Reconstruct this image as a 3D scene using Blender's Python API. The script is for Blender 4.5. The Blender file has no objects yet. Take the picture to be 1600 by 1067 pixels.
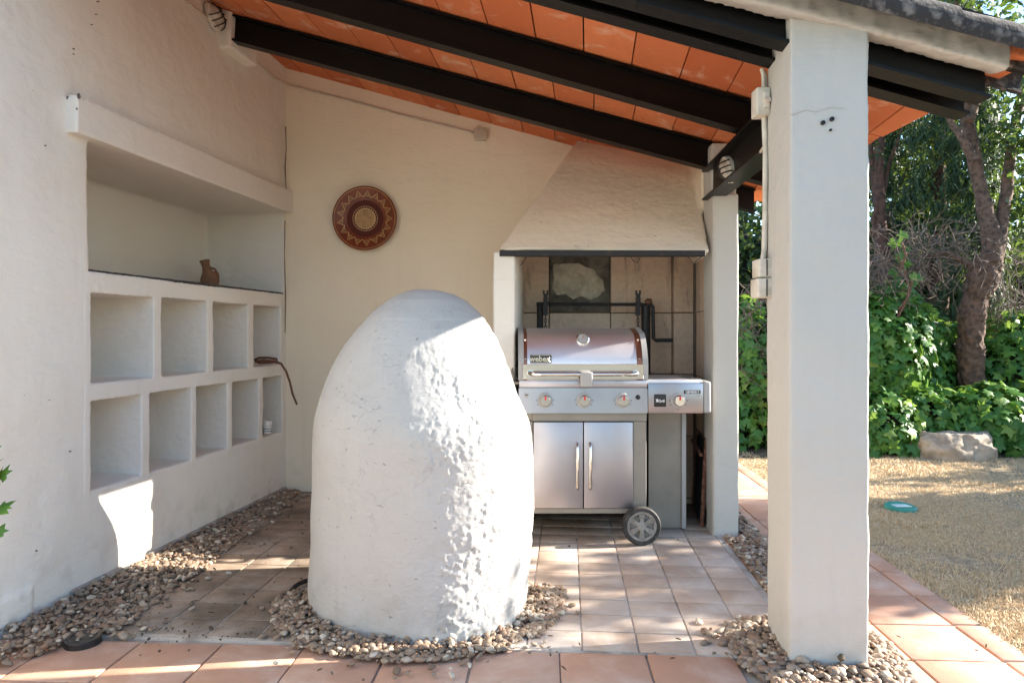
import bpy, bmesh, math, random
import numpy as np
from mathutils import Vector, Matrix, noise

random.seed(7)
rng = np.random.default_rng(7)
R = math.radians
scene = bpy.context.scene
col = scene.collection

# ------------------------------------------------------------------ camera, sky, sun, exposure
CAM_H = 1.15
FPX = 1070.0
cd = bpy.data.cameras.new('camera'); cam = bpy.data.objects.new('camera', cd); col.objects.link(cam)
cd.sensor_width = 36; cd.lens = FPX / 1600 * 36; cd.shift_y = -15.5 / 1600
cd.clip_start = .05; cd.clip_end = 1000
cam.location = (0, 0, CAM_H); cam.rotation_euler = (R(90), 0, 0)
scene.camera = cam

SUN_AZ, SUN_EL = 7.0, 24.5            # degrees: from +X towards +Y, above the horizon
w = bpy.data.worlds.new("World"); scene.world = w; w.use_nodes = True
nt = w.node_tree; bg = nt.nodes['Background']
sky = nt.nodes.new('ShaderNodeTexSky'); sky.sky_type = 'NISHITA'; sky.sun_disc = False
sky.sun_elevation = R(SUN_EL); sky.sun_rotation = R(90 - SUN_AZ)
sky.air_density = 1.3; sky.dust_density = .4; sky.ozone_density = 4.0
nt.links.new(sky.outputs[0], bg.inputs[0]); bg.inputs[1].default_value = .10
sd = bpy.data.lights.new('sun', 'SUN'); sd.energy = 5.0; sd.angle = R(.53); sd.color = (1, .92, .80)
sun = bpy.data.objects.new('sun', sd); col.objects.link(sun)
sv = Vector((math.cos(R(SUN_EL)) * math.cos(R(SUN_AZ)), math.cos(R(SUN_EL)) * math.sin(R(SUN_AZ)), math.sin(R(SUN_EL))))
sun.rotation_euler = sv.to_track_quat('Z', 'Y').to_euler(); sun.location = sv * 20
vs = scene.view_settings
vs.view_transform = 'Standard'; vs.look = 'None'; vs.gamma = 1; vs.use_curve_mapping = False
vs.exposure = 2.15
scene.cycles.max_bounces = 12; scene.cycles.diffuse_bounces = 8; scene.cycles.transparent_max_bounces = 8

# ------------------------------------------------------------------ helpers
WL = {}
def link(name, mesh, parent=None, loc=(0, 0, 0), mat=None):
    o = bpy.data.objects.new(name, mesh); col.objects.link(o)
    l = Vector(loc); WL[o] = l
    if parent is not None:
        o.parent = parent; o.location = l - WL[parent]
    else:
        o.location = l
    if mat is not None and mesh is not None:
        if len(mesh.materials) == 0: mesh.materials.append(mat)
    return o
def tag(o, label=None, cat=None, group=None, kind=None):
    if label: o['label'] = label
    if cat: o['category'] = cat
    if group: o['group'] = group
    if kind: o['kind'] = kind
    return o
def thing(name, label, cat, loc=(0, 0, 0), group=None):
    return tag(link(name, None, None, loc), label, cat, group)
def P(px, py, Y):
    """a point of the place that lies Y metres away in the direction of a pixel of the 1600x1067 photograph"""
    return Vector(((px - 800) / FPX * Y, Y, CAM_H - (py - 518) / FPX * Y))
def G(px, py, z=0.0):
    return P(px, py, FPX * (CAM_H - z) / (py - 518))

class B:
    def __init__(s): s.bm = bmesh.new()
    def merge(s, b2):
        me = bpy.data.meshes.new('tmp'); b2.to_mesh(me); b2.free(); s.bm.from_mesh(me); bpy.data.meshes.remove(me)
    def prism(s, poly, z0, z1):
        n = len(poly)
        a = z0 if hasattr(z0, '__len__') else [z0] * n
        b = z1 if hasattr(z1, '__len__') else [z1] * n
        lo = [s.bm.verts.new((p[0], p[1], a[i])) for i, p in enumerate(poly)]
        hi = [s.bm.verts.new((p[0], p[1], b[i])) for i, p in enumerate(poly)]
        s.bm.faces.new(lo[::-1]); s.bm.faces.new(hi)
        for i in range(n):
            j = (i + 1) % n; s.bm.faces.new((lo[i], lo[j], hi[j], hi[i]))
        return s
    def hexa(s, lo, hi):
        l = [s.bm.verts.new(p) for p in lo]; h = [s.bm.verts.new(p) for p in hi]
        s.bm.faces.new(l[::-1]); s.bm.faces.new(h); n = len(l)
        for i in range(n):
            j = (i + 1) % n; s.bm.faces.new((l[i], l[j], h[j], h[i]))
        return s
    def box(s, x0, x1, y0, y1, z0, z1, bev=0, seg=2):
        b = bmesh.new(); bmesh.ops.create_cube(b, size=1)
        for v in b.verts:
            v.co = ((x0 + x1) / 2 + v.co.x * (x1 - x0), (y0 + y1) / 2 + v.co.y * (y1 - y0), (z0 + z1) / 2 + v.co.z * (z1 - z0))
        if bev: bmesh.ops.bevel(b, geom=b.edges[:], offset=bev, segments=seg, affect='EDGES', profile=.5)
        s.merge(b); return s
    def tube(s, pts, r, n=8, cap=True):
        pts = [Vector(p) for p in pts]; m = len(pts)
        rs = r if hasattr(r, '__len__') else [r] * m
        rings = []; prev = None
        for i in range(m):
            t = (pts[min(i + 1, m - 1)] - pts[max(i - 1, 0)]).normalized()
            if prev is None:
                a = Vector((0, 0, 1)) if abs(t.z) < .9 else Vector((1, 0, 0))
                u = t.cross(a).normalized()
            else:
                u = (prev - t * prev.dot(t)).normalized()
            prev = u; v = t.cross(u)
            rings.append([s.bm.verts.new(pts[i] + (u * math.cos(2 * math.pi * k / n) + v * math.sin(2 * math.pi * k / n)) * rs[i]) for k in range(n)])
        for i in range(m - 1):
            for k in range(n):
                s.bm.faces.new((rings[i][k], rings[i][(k + 1) % n], rings[i + 1][(k + 1) % n], rings[i + 1][k]))
        if cap: s.bm.faces.new(rings[0][::-1]); s.bm.faces.new(rings[-1])
        return s
    def lathe(s, prof, origin, axis=(0, 0, 1), n=32):
        """prof: (radius, height along the axis)"""
        ax = Vector(axis).normalized(); a = Vector((0, 0, 1)) if abs(ax.z) < .9 else Vector((1, 0, 0))
        u = ax.cross(a).normalized(); v = ax.cross(u); o = Vector(origin); rings = []
        for r_, h in prof:
            if r_ < 1e-6: rings.append([s.bm.verts.new(o + ax * h)])
            else: rings.append([s.bm.verts.new(o + ax * h + (u * math.cos(2 * math.pi * k / n) + v * math.sin(2 * math.pi * k / n)) * r_) for k in range(n)])
        for A, C in zip(rings, rings[1:]):
            for k in range(n):
                k2 = (k + 1) % n
                if len(A) == 1 and len(C) == 1: continue
                if len(A) == 1: s.bm.faces.new((A[0], C[k2], C[k]))
                elif len(C) == 1: s.bm.faces.new((A[k], A[k2], C[0]))
                else: s.bm.faces.new((A[k], A[k2], C[k2], C[k]))
        return s
    def mesh(s, name='m', smooth=None):
        bmesh.ops.recalc_face_normals(s.bm, faces=s.bm.faces[:])
        me = bpy.data.meshes.new(name); s.bm.to_mesh(me); s.bm.free()
        if smooth:
            me.shade_smooth(); me.set_sharp_from_angle(angle=R(smooth))
        return me
    def build(s, name, mat, parent=None, smooth=35):
        return link(name, s.mesh(name, smooth), parent, mat=mat)

def baked(me, mods):
    o = bpy.data.objects.new('tmp', me); col.objects.link(o)
    for kind, kw in mods:
        m = o.modifiers.new(kind, kind)
        for k, v in kw.items(): setattr(m, k, v)
    dg = bpy.context.evaluated_depsgraph_get()
    out = bpy.data.meshes.new_from_object(o.evaluated_get(dg))
    bpy.data.objects.remove(o); bpy.data.meshes.remove(me)
    return out
def clouds(name, size, depth=3):
    t = bpy.data.textures.new(name, 'CLOUDS'); t.noise_scale = size; t.noise_depth = depth; return t
TBIG = clouds('big', .45); TMID = clouds('mid', .12); TSM = clouds('small', .03)
def plaster(name, b, mat, parent=None, voxel=.012, smooth=2, big=.012, mid=.004, small=0):
    """hand trowelled masonry: blocks fused, edges worn round, faces uneven"""
    bmesh.ops.recalc_face_normals(b.bm, faces=b.bm.faces[:])
    me = bpy.data.meshes.new(name); b.bm.to_mesh(me); b.bm.free()
    mods = [('REMESH', dict(mode='VOXEL', voxel_size=voxel)), ('SMOOTH', dict(factor=.5, iterations=smooth))]
    for t, a in ((TBIG, big), (TMID, mid), (TSM, small)):
        if a: mods.append(('DISPLACE', dict(texture=t, strength=a, mid_level=.5, texture_coords='LOCAL')))
    me = baked(me, mods); me.name = name; me.shade_smooth()
    return link(name, me, parent, mat=mat)

def inst_mesh(name, V, F, M, T):
    """one mesh from N transformed copies of a small one. V (K,3), F (f,k) constant k, M (N,3,3), T (N,3)"""
    V = np.asarray(V, float); F = np.asarray(F, np.int64); N = len(T); K = len(V)
    co = np.einsum('nij,kj->nki', M, V) + T[:, None, :]
    idx = (F[None] + (np.arange(N) * K)[:, None, None]).reshape(-1)
    me = bpy.data.meshes.new(name)
    me.vertices.add(N * K); me.vertices.foreach_set('co', co.astype(np.float32).ravel())
    me.loops.add(len(idx)); me.loops.foreach_set('vertex_index', idx.astype(np.int32))
    nf = N * len(F); k = F.shape[1]
    me.polygons.add(nf); me.polygons.foreach_set('loop_start', (np.arange(nf) * k).astype(np.int32))
    me.update(calc_edges=True); me.validate()
    return me
def rot_from(nrm, spin):
    """N rotation matrices whose z column is nrm, turned by spin"""
    n = nrm / np.linalg.norm(nrm, axis=1, keepdims=True)
    a = np.where(np.abs(n[:, 2:3]) < .9, np.array([[0, 0, 1.]]), np.array([[1., 0, 0]]))
    u = np.cross(a, n); u /= np.linalg.norm(u, axis=1, keepdims=True); v = np.cross(n, u)
    c, s = np.cos(spin)[:, None], np.sin(spin)[:, None]
    return np.stack([u * c + v * s, -u * s + v * c, n], axis=2)

# ------------------------------------------------------------------ materials
def newmat(name):
    m = bpy.data.materials.new(name); m.use_nodes = True
    n = m.node_tree.nodes; l = m.node_tree.links
    return m, n, l, n['Principled BSDF']
def pos(n): 
    g = n.new('ShaderNodeNewGeometry'); return g.outputs['Position'], g
def noise_n(n, l, vec, scale, detail=5, rough=.55, dist=0):
    t = n.new('ShaderNodeTexNoise'); t.inputs['Scale'].default_value = scale; t.inputs['Detail'].default_value = detail
    t.inputs['Roughness'].default_value = rough; t.inputs['Distortion'].default_value = dist
    l.new(vec, t.inputs['Vector']); return t.outputs['Fac']
def ramp(n, l, fac, lo, hi, a=0., b=1.):
    r = n.new('ShaderNodeMapRange'); r.inputs[1].default_value = lo; r.inputs[2].default_value = hi
    r.inputs[3].default_value = a; r.inputs[4].default_value = b; r.clamp = True
    l.new(fac, r.inputs[0]); return r.outputs[0]
def mixc(n, l, fac, a, b, mode='MIX'):
    x = n.new('ShaderNodeMix'); x.data_type = 'RGBA'; x.blend_type = mode
    for s, v in ((x.inputs[0], fac), (x.inputs[6], a), (x.inputs[7], b)):
        if hasattr(v, 'links') or isinstance(v, bpy.types.NodeSocket): l.new(v, s)
        elif isinstance(v, (int, float)): s.default_value = v
        else: s.default_value = (*v, 1)
    return x.outputs[2]
def math_n(n, l, op, a, b):
    x = n.new('ShaderNodeMath'); x.operation = op
    for s, v in zip(x.inputs, (a, b)):
        if isinstance(v, bpy.types.NodeSocket): l.new(v, s)
        else: s.default_value = v
    return x.outputs[0]
def bump(n, l, bs, h, strength, dist=.01):
    b = n.new('ShaderNodeBump'); b.inputs['Strength'].default_value = strength; b.inputs['Distance'].default_value = dist
    l.new(h, b.inputs['Height']); l.new(b.outputs[0], bs.inputs['Normal']); return b
def stretch(n, l, vec, sx, sy, sz):
    m = n.new('ShaderNodeMapping'); m.inputs['Scale'].default_value = (sx, sy, sz); l.new(vec, m.inputs['Vector']); return m.outputs[0]

def stucco(name, base, dirt, bstr=.5, crust=0, specks=.5, dist=.006):
    m, n, l, bs = newmat(name); p, g = pos(n)
    c = mixc(n, l, ramp(n, l, noise_n(n, l, p, 1.6, 6), .35, .75, 0, .8), base, tuple(x * y for x, y in zip(base, (.95, .92, .87))))
    # rain streaks and scuffs low on the wall, small chips
    st = ramp(n, l, noise_n(n, l, stretch(n, l, p, 14, 14, 1.2), 1, 5), .58, .8, 0, .35)
    c = mixc(n, l, st, c, tuple(x * .82 for x in base))
    sp = ramp(n, l, noise_n(n, l, p, 38, 3, .6), .735, .77, 0, specks)
    c = mixc(n, l, sp, c, dirt)
    sep = n.new('ShaderNodeSeparateXYZ'); l.new(p, sep.inputs[0])
    low = ramp(n, l, sep.outputs[2], .0, .3, 1, 0)
    lown = math_n(n, l, 'MULTIPLY', low, ramp(n, l, noise_n(n, l, p, 9, 6), .5, .75, 0, .5))
    c = mixc(n, l, lown, c, dirt)
    l.new(c, bs.inputs['Base Color']); bs.inputs['Roughness'].default_value = .88; bs.inputs['Specular IOR Level'].default_value = .25
    h = noise_n(n, l, p, 55, 8, .65)
    h2 = noise_n(n, l, stretch(n, l, p, 7, 7, 17), 1, 6, .6, .8)
    hh = math_n(n, l, 'ADD', math_n(n, l, 'MULTIPLY', h, .35), h2)
    if crust:
        # trowel drags, pin holes and hairline cracks of the coarse render
        pit = ramp(n, l, noise_n(n, l, stretch(n, l, p, 26, 26, 62), 1, 4, .6, .4), .66, .72, 0, .75)
        vo = n.new('ShaderNodeTexVoronoi'); vo.feature = 'DISTANCE_TO_EDGE'; vo.inputs['Scale'].default_value = 5
        wp = n.new('ShaderNodeVectorMath'); wp.operation = 'ADD'
        nz_ = n.new('ShaderNodeTexNoise'); nz_.inputs['Scale'].default_value = 6; nz_.inputs['Detail'].default_value = 6; l.new(p, nz_.inputs['Vector'])
        l.new(stretch(n, l, p, 1, 1, 1), wp.inputs[0]); l.new(nz_.outputs['Color'], wp.inputs[1]); l.new(wp.outputs[0], vo.inputs['Vector'])
        ck = math_n(n, l, 'MULTIPLY', ramp(n, l, vo.outputs['Distance'], .003, .009, .3, 0), ramp(n, l, noise_n(n, l, p, 3, 3), .5, .6))
        pk = math_n(n, l, 'MAXIMUM', pit, ck)
        c = mixc(n, l, pk, c, tuple(x * .62 for x in base)); l.new(c, bs.inputs['Base Color'])
        hh = math_n(n, l, 'SUBTRACT', hh, math_n(n, l, 'MULTIPLY', pk, .8))
        h3 = ramp(n, l, noise_n(n, l, stretch(n, l, p, 24, 24, 30), 1, 7, .62, .3), .55, .80)
        hh = math_n(n, l, 'ADD', hh, math_n(n, l, 'MULTIPLY', h3, crust))
    bump(n, l, bs, hh, bstr, dist)
    return m
def plain(name, c, rough=.6, metal=0, c2=None, nscale=6, bstr=0, bscale=60, lo=.4, hi=.65, spec=.5, coat=0):
    m, n, l, bs = newmat(name); p, g = pos(n)
    if c2 is None: bs.inputs['Base Color'].default_value = (*c, 1)
    else:
        f = ramp(n, l, noise_n(n, l, p, nscale, 6), lo, hi)
        l.new(mixc(n, l, f, c, c2), bs.inputs['Base Color'])
    bs.inputs['Roughness'].default_value = rough; bs.inputs['Metallic'].default_value = metal; bs.inputs['Specular IOR Level'].default_value = spec
    bs.inputs['Coat Weight'].default_value = coat
    if bstr: bump(n, l, bs, noise_n(n, l, p, bscale, 5), bstr, .004)
    return m
def steel(name, c, rough, brush=.25, smudge=.12):
    m, n, l, bs = newmat(name); p, g = pos(n)
    bs.inputs['Metallic'].default_value = 1
    f = noise_n(n, l, p, 4, 5)
    l.new(mixc(n, l, ramp(n, l, f, .4, .75, 0, .5), c, tuple(x * .82 for x in c)), bs.inputs['Base Color'])
    br = noise_n(n, l, stretch(n, l, p, 3, 300, 300), 1, 2)
    l.new(ramp(n, l, math_n(n, l, 'ADD', math_n(n, l, 'MULTIPLY', br, .3), f), .3, 1.0, rough - smudge * .5, rough + smudge), bs.inputs['Roughness'])
    if brush: bump(n, l, bs, br, brush, .0006)
    return m
def leafmat(name, c1, c2, c3, trans=.35, rough=.42):
    m, n, l, bs = newmat(name); p, g = pos(n)
    rp = g.outputs['Random Per Island']
    oi = n.new('ShaderNodeObjectInfo')
    r2 = math_n(n, l, 'FRACT', math_n(n, l, 'ADD', rp, oi.outputs['Random']), 0)
    c = mixc(n, l, r2, c1, c2); c = mixc(n, l, ramp(n, l, r2, .86, .95), c, c3)
    l.new(c, bs.inputs['Base Color']); bs.inputs['Roughness'].default_value = rough; bs.inputs['Specular IOR Level'].default_value = .4
    tr = n.new('ShaderNodeBsdfTranslucent'); l.new(mixc(n, l, .5, c, (.30, .42, .05)), tr.inputs[0])
    mx = n.new('ShaderNodeMixShader'); mx.inputs[0].default_value = trans
    l.new(bs.outputs[0], mx.inputs[1]); l.new(tr.outputs[0], mx.inputs[2]); l.new(mx.outputs[0], n['Material Output'].inputs[0])
    return m

M_WALL = stucco('white_stucco', (.77, .735, .68), (.30, .25, .20), bstr=.6, dist=.008)
M_CREAM = stucco('cream_stucco', (.82, .72, .57), (.36, .28, .20), bstr=.6, dist=.008, specks=.25)
M_OVEN = stucco('oven_render', (.43, .422, .408), (.26, .22, .18), bstr=.7, crust=.3, specks=.9, dist=.008)
M_PILLAR = stucco('pillar_paint', (.485, .472, .44), (.33, .28, .22), bstr=.55, specks=.35, dist=.007)
M_HOOD = stucco('hood_render', (.82, .73, .58), (.40, .33, .26), bstr=.8, crust=.5, specks=.1)
M_BEAM = plain('painted_beam', (.0040, .0040, .0042), .40, 0, (.010, .0075, .006), 9, .35, 35, .56, .8, spec=.22)
M_IRON = plain('black_iron', (.012, .011, .012), .6, 0, (.05, .028, .018), 30, .3, 90, .55, .75)
M_RUST = plain('rusty_iron', (.09, .035, .02), .85, 0, (.22, .10, .06), 40, .5, 90)
M_STEEL = steel('brushed_steel', (.82, .81, .84), .48)
M_PANEL = steel('panel_steel', (.37, .365, .40), .30)
M_DOOR = steel('satin_steel', (.44, .43, .47), .38)
M_CHROME = steel('bright_steel', (.74, .72, .68), .14, 0, .06)
M_GREYP = plain('grey_enamel', (.27, .25, .22), .42, .3, (.22, .205, .18), 5)
M_GREYL = plain('grey_plastic', (.36, .35, .34), .45)
M_REFLBAND = plain('reflection_tinted_steel', (.30, .14, .09), .3, .8)  # brown of a warm reflection painted into the lid's steel end bands
M_BLACK = plain('black_plastic', (.014, .014, .015), .4)
M_RUBBER = plain('tyre_rubber', (.02, .019, .018), .75, 0, (.06, .055, .05), 30)
M_HUB = plain('hub_plastic', (.27, .255, .235), .6, 0, (.18, .16, .14), 18)
M_WHITE = plain('white_print', (.78, .78, .78), .5)
M_RED = plain('red_mark', (.6, .03, .03), .4)
M_BOX = plain('aged_plastic', (.62, .58, .50), .55, 0, (.48, .43, .35), 14)
M_CABLE = plain('painted_cable', (.62, .55, .45), .7, 0, (.48, .41, .33), 12)
M_SLATE = plain('slate', (.03, .03, .035), .6, 0, (.07, .065, .06), 12, .5)
M_CLAY = plain('clay', (.26, .13, .075), .8, 0, (.19, .10, .06), 12, .3)
M_LEATHER = plain('brown_leather', (.12, .045, .02), .55)
M_CUP = plain('white_ceramic', (.75, .74, .71), .25)
M_MORTAR = plain('mortar', (.42, .38, .34), .95, 0, (.30, .25, .20), 9, .6, 60)
M_GROUT = plain('pale_grout', (.50, .44, .38), .95, 0, (.22, .18, .145), 3.5, .5, 60, .48, .62)
M_DARKM = plain('dark_mortar', (.10, .085, .075), .95, 0, (.17, .14, .11), 9, .6, 60)
M_GREEN = plain('green_lid', (.02, .22, .17), .45, 0, (.05, .28, .22), 20)
M_BARK = plain('bark', (.15, .09, .062), .95, 0, (.055, .034, .024), 22, 1, 30)
M_BARKR = plain('red_bark', (.12, .06, .045), .95, 0, (.05, .03, .025), 22, 1, 30)
M_CUT = plain('cut_wood', (.42, .34, .24), .8)
M_TWIG = plain('dead_twig', (.20, .15, .12), .9, 0, (.11, .08, .065), 15)
M_ROCK = plain('rock', (.46, .37, .28), .9, 0, (.27, .21, .155), 8, 1, 24)
M_SOIL = plain('soil', (.10, .075, .05), 1, 0, (.06, .045, .03), 5, .8, 30)
M_EARTH = plain('earth', (.115, .105, .085), 1, 0, (.085, .08, .06), .6, .5, 20)
M_GLASS = plain('milky_glass', (.55, .47, .38), .25, 0, (.40, .33, .26), 30)
M_IVY = leafmat('ivy_leaf', (.05, .155, .03), (.12, .27, .05), (.24, .36, .07))
M_DARKLEAF = leafmat('conifer_leaf', (.018, .045, .02), (.035, .075, .03), (.05, .095, .035), .2, .6)
M_OAK = leafmat('oak_leaf', (.022, .055, .018), (.05, .10, .03), (.12, .17, .05), .3)
M_HEDGE = leafmat('hedge_leaf', (.02, .048, .018), (.04, .08, .028), (.06, .11, .035), .2, .6)

def m_terracotta(name, c1, c2, haze, hazec, rough=.75, dirt=0, randv=.25, ribs=False, hs=2.2, lo=.5, hi=.75, spec=.3):
    m, n, l, bs = newmat(name); p, g = pos(n)
    oi = n.new('ShaderNodeObjectInfo')
    c = mixc(n, l, oi.outputs['Random'], c1, c2)
    c = mixc(n, l, ramp(n, l, noise_n(n, l, p, 13, 6), .35, .7, 0, .45), c, tuple(x * .72 for x in c1))
    hz = noise_n(n, l, p, hs, 8, .62, .5)
    c = mixc(n, l, ramp(n, l, hz, lo, hi, 0, haze), c, hazec)
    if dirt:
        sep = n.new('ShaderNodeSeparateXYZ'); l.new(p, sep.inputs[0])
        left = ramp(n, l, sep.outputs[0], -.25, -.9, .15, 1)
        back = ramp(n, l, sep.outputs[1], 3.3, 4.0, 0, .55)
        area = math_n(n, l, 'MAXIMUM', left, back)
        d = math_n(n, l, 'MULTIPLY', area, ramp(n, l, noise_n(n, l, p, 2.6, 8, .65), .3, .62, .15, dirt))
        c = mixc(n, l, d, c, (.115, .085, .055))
    sc = math_n(n, l, 'MAXIMUM', ramp(n, l, noise_n(n, l, p, 60, 4), .66, .74, 0, .45), ramp(n, l, noise_n(n, l, p, 7, 9, .7, 1.2), .60, .70, 0, .35))
    c = mixc(n, l, sc, c, tuple(x * .5 for x in c1))
    l.new(c, bs.inputs['Base Color']); bs.inputs['Roughness'].default_value = rough; bs.inputs['Specular IOR Level'].default_value = spec
    h = noise_n(n, l, p, 30, 7)
    if ribs:
        tc = n.new('ShaderNodeTexCoord')
        wv = n.new('ShaderNodeTexWave'); wv.bands_direction = 'X'; wv.inputs['Scale'].default_value = 30; wv.inputs['Distortion'].default_value = .3
        l.new(tc.outputs['Object'], wv.inputs['Vector'])
        h = math_n(n, l, 'ADD', math_n(n, l, 'MULTIPLY', h, .5), math_n(n, l, 'MULTIPLY', wv.outputs['Fac'], .35))
    bump(n, l, bs, h, .35, .004)
    return m
M_CEIL = m_terracotta('ceiling_terracotta', (.70, .225, .09), (.50, .125, .045), .75, (.70, .45, .32), ribs=True, hs=6.5, lo=.56, hi=.70)
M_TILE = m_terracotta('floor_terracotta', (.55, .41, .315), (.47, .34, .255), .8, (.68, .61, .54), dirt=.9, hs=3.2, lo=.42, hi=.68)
M_PAVER = m_terracotta('paver_terracotta', (.56, .325, .22), (.46, .26, .172), .8, (.62, .47, .38), hs=3.1, lo=.44, hi=.70)
M_BARREL = plain('mossy_roof_tile', (.035, .03, .028), .95, 0, (.20, .17, .15), 26, 1, 60, .5, .7)

# ------------------------------------------------------------------ ground
g = B().prism([(-150, -150), (150, -150), (150, 150), (-150, 150)], -.6, -.045).build('ground', M_EARTH, None, None); tag(g, kind='structure')

# lawn sheet: right of the path, up to the ivy bank
def lawn_edge(y): return 1.885 + .045 * (y - 3.0)
lb = B(); lb.prism([(lawn_edge(1.2), 1.2), (14, 1.2), (14, 6.6), (lawn_edge(6.6), 6.6)], -.03, -.012)
m, n, l, bs = newmat('dry_turf'); p_, g_ = pos(n)
cc = mixc(n, l, ramp(n, l, noise_n(n, l, p_, 1.7, 7), .35, .7), (.54, .42, .28), (.38, .29, .18))
cc = mixc(n, l, ramp(n, l, noise_n(n, l, p_, 26, 6), .4, .7, 0, .7), cc, (.15, .115, .07))
l.new(cc, bs.inputs['Base Color']); bs.inputs['Roughness'].default_value = 1; bump(n, l, bs, noise_n(n, l, p_, 60, 8, .7), 1, .02)
lawn = tag(lb.build('lawn', m, None, None), kind='structure')
# grass blades
N = 190000
gy = 2.2 + 4.3 * rng.random(N) ** .8; gx = lawn_edge(gy) - .02 + rng.random(N) * (gy * .80 + .2 - lawn_edge(gy)).clip(.1)
dens = np.array([noise.noise((a * 1.3, b * 1.3, 0)) + .5 * noise.noise((a * 5, b * 5, 3)) for a, b in zip(gx, gy)])
keep = dens > rng.normal(-.42, .25, N)
gx, gy = gx[keep], gy[keep]; N = len(gx)
nr = np.stack([rng.normal(0, .75, N), rng.normal(0, .75, N), np.ones(N)], 1)
Mt = rot_from(nr, rng.random(N) * 6.28); sc = rng.uniform(.5, 1.2, N) * (1 + .9 * (dens[keep] > .35) * rng.random(N))
Mt = Mt * sc[:, None, None]
gm = inst_mesh('lawn_grass', [(-.0016, 0, 0), (.0016, 0, 0), (.0010, .003, .009), (-.0002, .010, .016)], [(0, 1, 2, 3)], Mt, np.stack([gx, gy, np.full(N, -.012)], 1))
m, n, l, bs = newmat('straw'); p_, g_ = pos(n)
cc = mixc(n, l, g_.outputs['Random Per Island'], (.76, .60, .40), (.50, .38, .23))
cc = mixc(n, l, ramp(n, l, noise_n(n, l, p_, 2.3, 4), .6, .75, 0, .18), cc, (.17, .19, .07))
l.new(cc, bs.inputs['Base Color']); bs.inputs['Roughness'].default_value = .8
tag(link('dry_grass', gm, None, mat=m), 'short straw coloured dry grass covering the lawn', 'grass', kind='stuff')

# front terrace and side path: mortar bed with square terracotta pavers as parts
bed = B().prism([(-2.3, .9), (lawn_edge(.9) - .01, .9), (lawn_edge(9) - .01, 9), (1.10, 9), (-2.3, 5.2)], -.04, -.016).build('terrace', M_MORTAR, None, None)
tag(bed, kind='structure')
def slab_mesh(name, sx, sy, h, bev):
    b = B().box(-sx / 2, sx / 2, -sy / 2, sy / 2, -h, 0, bev, 2); return b.mesh(name, 40)
PT = R(-2.9)
def paver_xy(i, j):          # grid in the terrace's own frame
    u, v = i * .311, j * .30
    x0, y0 = .46 + .022, 2.462
    c, s = math.cos(PT), math.sin(PT)
    return x0 + u * c - v * s, y0 + u * s + v * c
pv = [slab_mesh('paver', .303, .292, .03, .003) for _ in range(1)][0]; pv.materials.append(M_PAVER)
def plat_front(x): return 2.485 - .073 * x
def plat_right(y): return 1.10 + .067 * (y - 2.98)
for j in range(-4, 20):
    for i in range(-9, 6):
        x, y = paver_xy(i + .5, j - .5)
        on_path = x > plat_right(y) + .16
        if x + .10 > lawn_edge(y) or x < -2.15: continue
        if not on_path and y > plat_front(x) - .13: continue
        if y < 1.35 or y > 8.4: continue
        o = link('paver', pv, bed, (x + random.uniform(-.002, .002), y, -.006 + random.uniform(-.0015, .0015)))
        o.rotation_euler = (random.uniform(-.003, .003), random.uniform(-.003, .003), PT + random.uniform(-.004, .004))
# cut edge pavers against the lawn
for j in range(-2, 20):
    x, y = paver_xy(3.5, j - .5)
    xl = x + .165; xr = lawn_edge(y) - .012
    if 1.3 < y < 8.4 and xr - xl > .04 and x + .10 <= lawn_edge(y):
        o = link('paver', slab_mesh('cut_paver', xr - xl, .288, .03, .004), bed, ((xl + xr) / 2, y, -.0065), M_PAVER); o.rotation_euler.z = PT

# porch floor: smaller tiles
TT = R(-4.6)
fl = B().prism([(-1.97, plat_front(-1.97) + .004), (plat_right(plat_front(1.1)), plat_front(1.1) + .004), (plat_right(5.0), 5.0), (-1.7, 5.2)], -.05, -.0045).build('porch_floor', M_GROUT, None, None)
tag(fl, kind='structure')
TW, TD = .2035, .157
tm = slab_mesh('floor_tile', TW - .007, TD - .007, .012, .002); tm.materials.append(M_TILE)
def tile_xy(i, j):
    c, s = math.cos(TT), math.sin(TT); u, v = i * TW, j * TD
    return .255 + u * c - v * s, plat_front(.255) + .012 + u * s + v * c
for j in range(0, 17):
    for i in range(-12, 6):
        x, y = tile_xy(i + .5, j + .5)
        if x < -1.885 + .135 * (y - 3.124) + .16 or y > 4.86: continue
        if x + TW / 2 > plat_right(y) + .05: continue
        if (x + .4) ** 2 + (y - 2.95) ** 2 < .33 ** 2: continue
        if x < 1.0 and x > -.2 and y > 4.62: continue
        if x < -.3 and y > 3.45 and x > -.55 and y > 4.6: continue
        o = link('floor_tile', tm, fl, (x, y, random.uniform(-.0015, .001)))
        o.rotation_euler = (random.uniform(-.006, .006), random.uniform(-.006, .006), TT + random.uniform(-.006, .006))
# rim along the raised right edge of the porch floor
rim = B().prism([(plat_right(2.5) - .02, 2.42), (plat_right(2.5) + .012, 2.42), (plat_right(4.0) + .012, 3.9), (plat_right(4.0) - .02, 3.9)], -.02, .001).build('edge_strip', M_MORTAR, fl, None)

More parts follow.
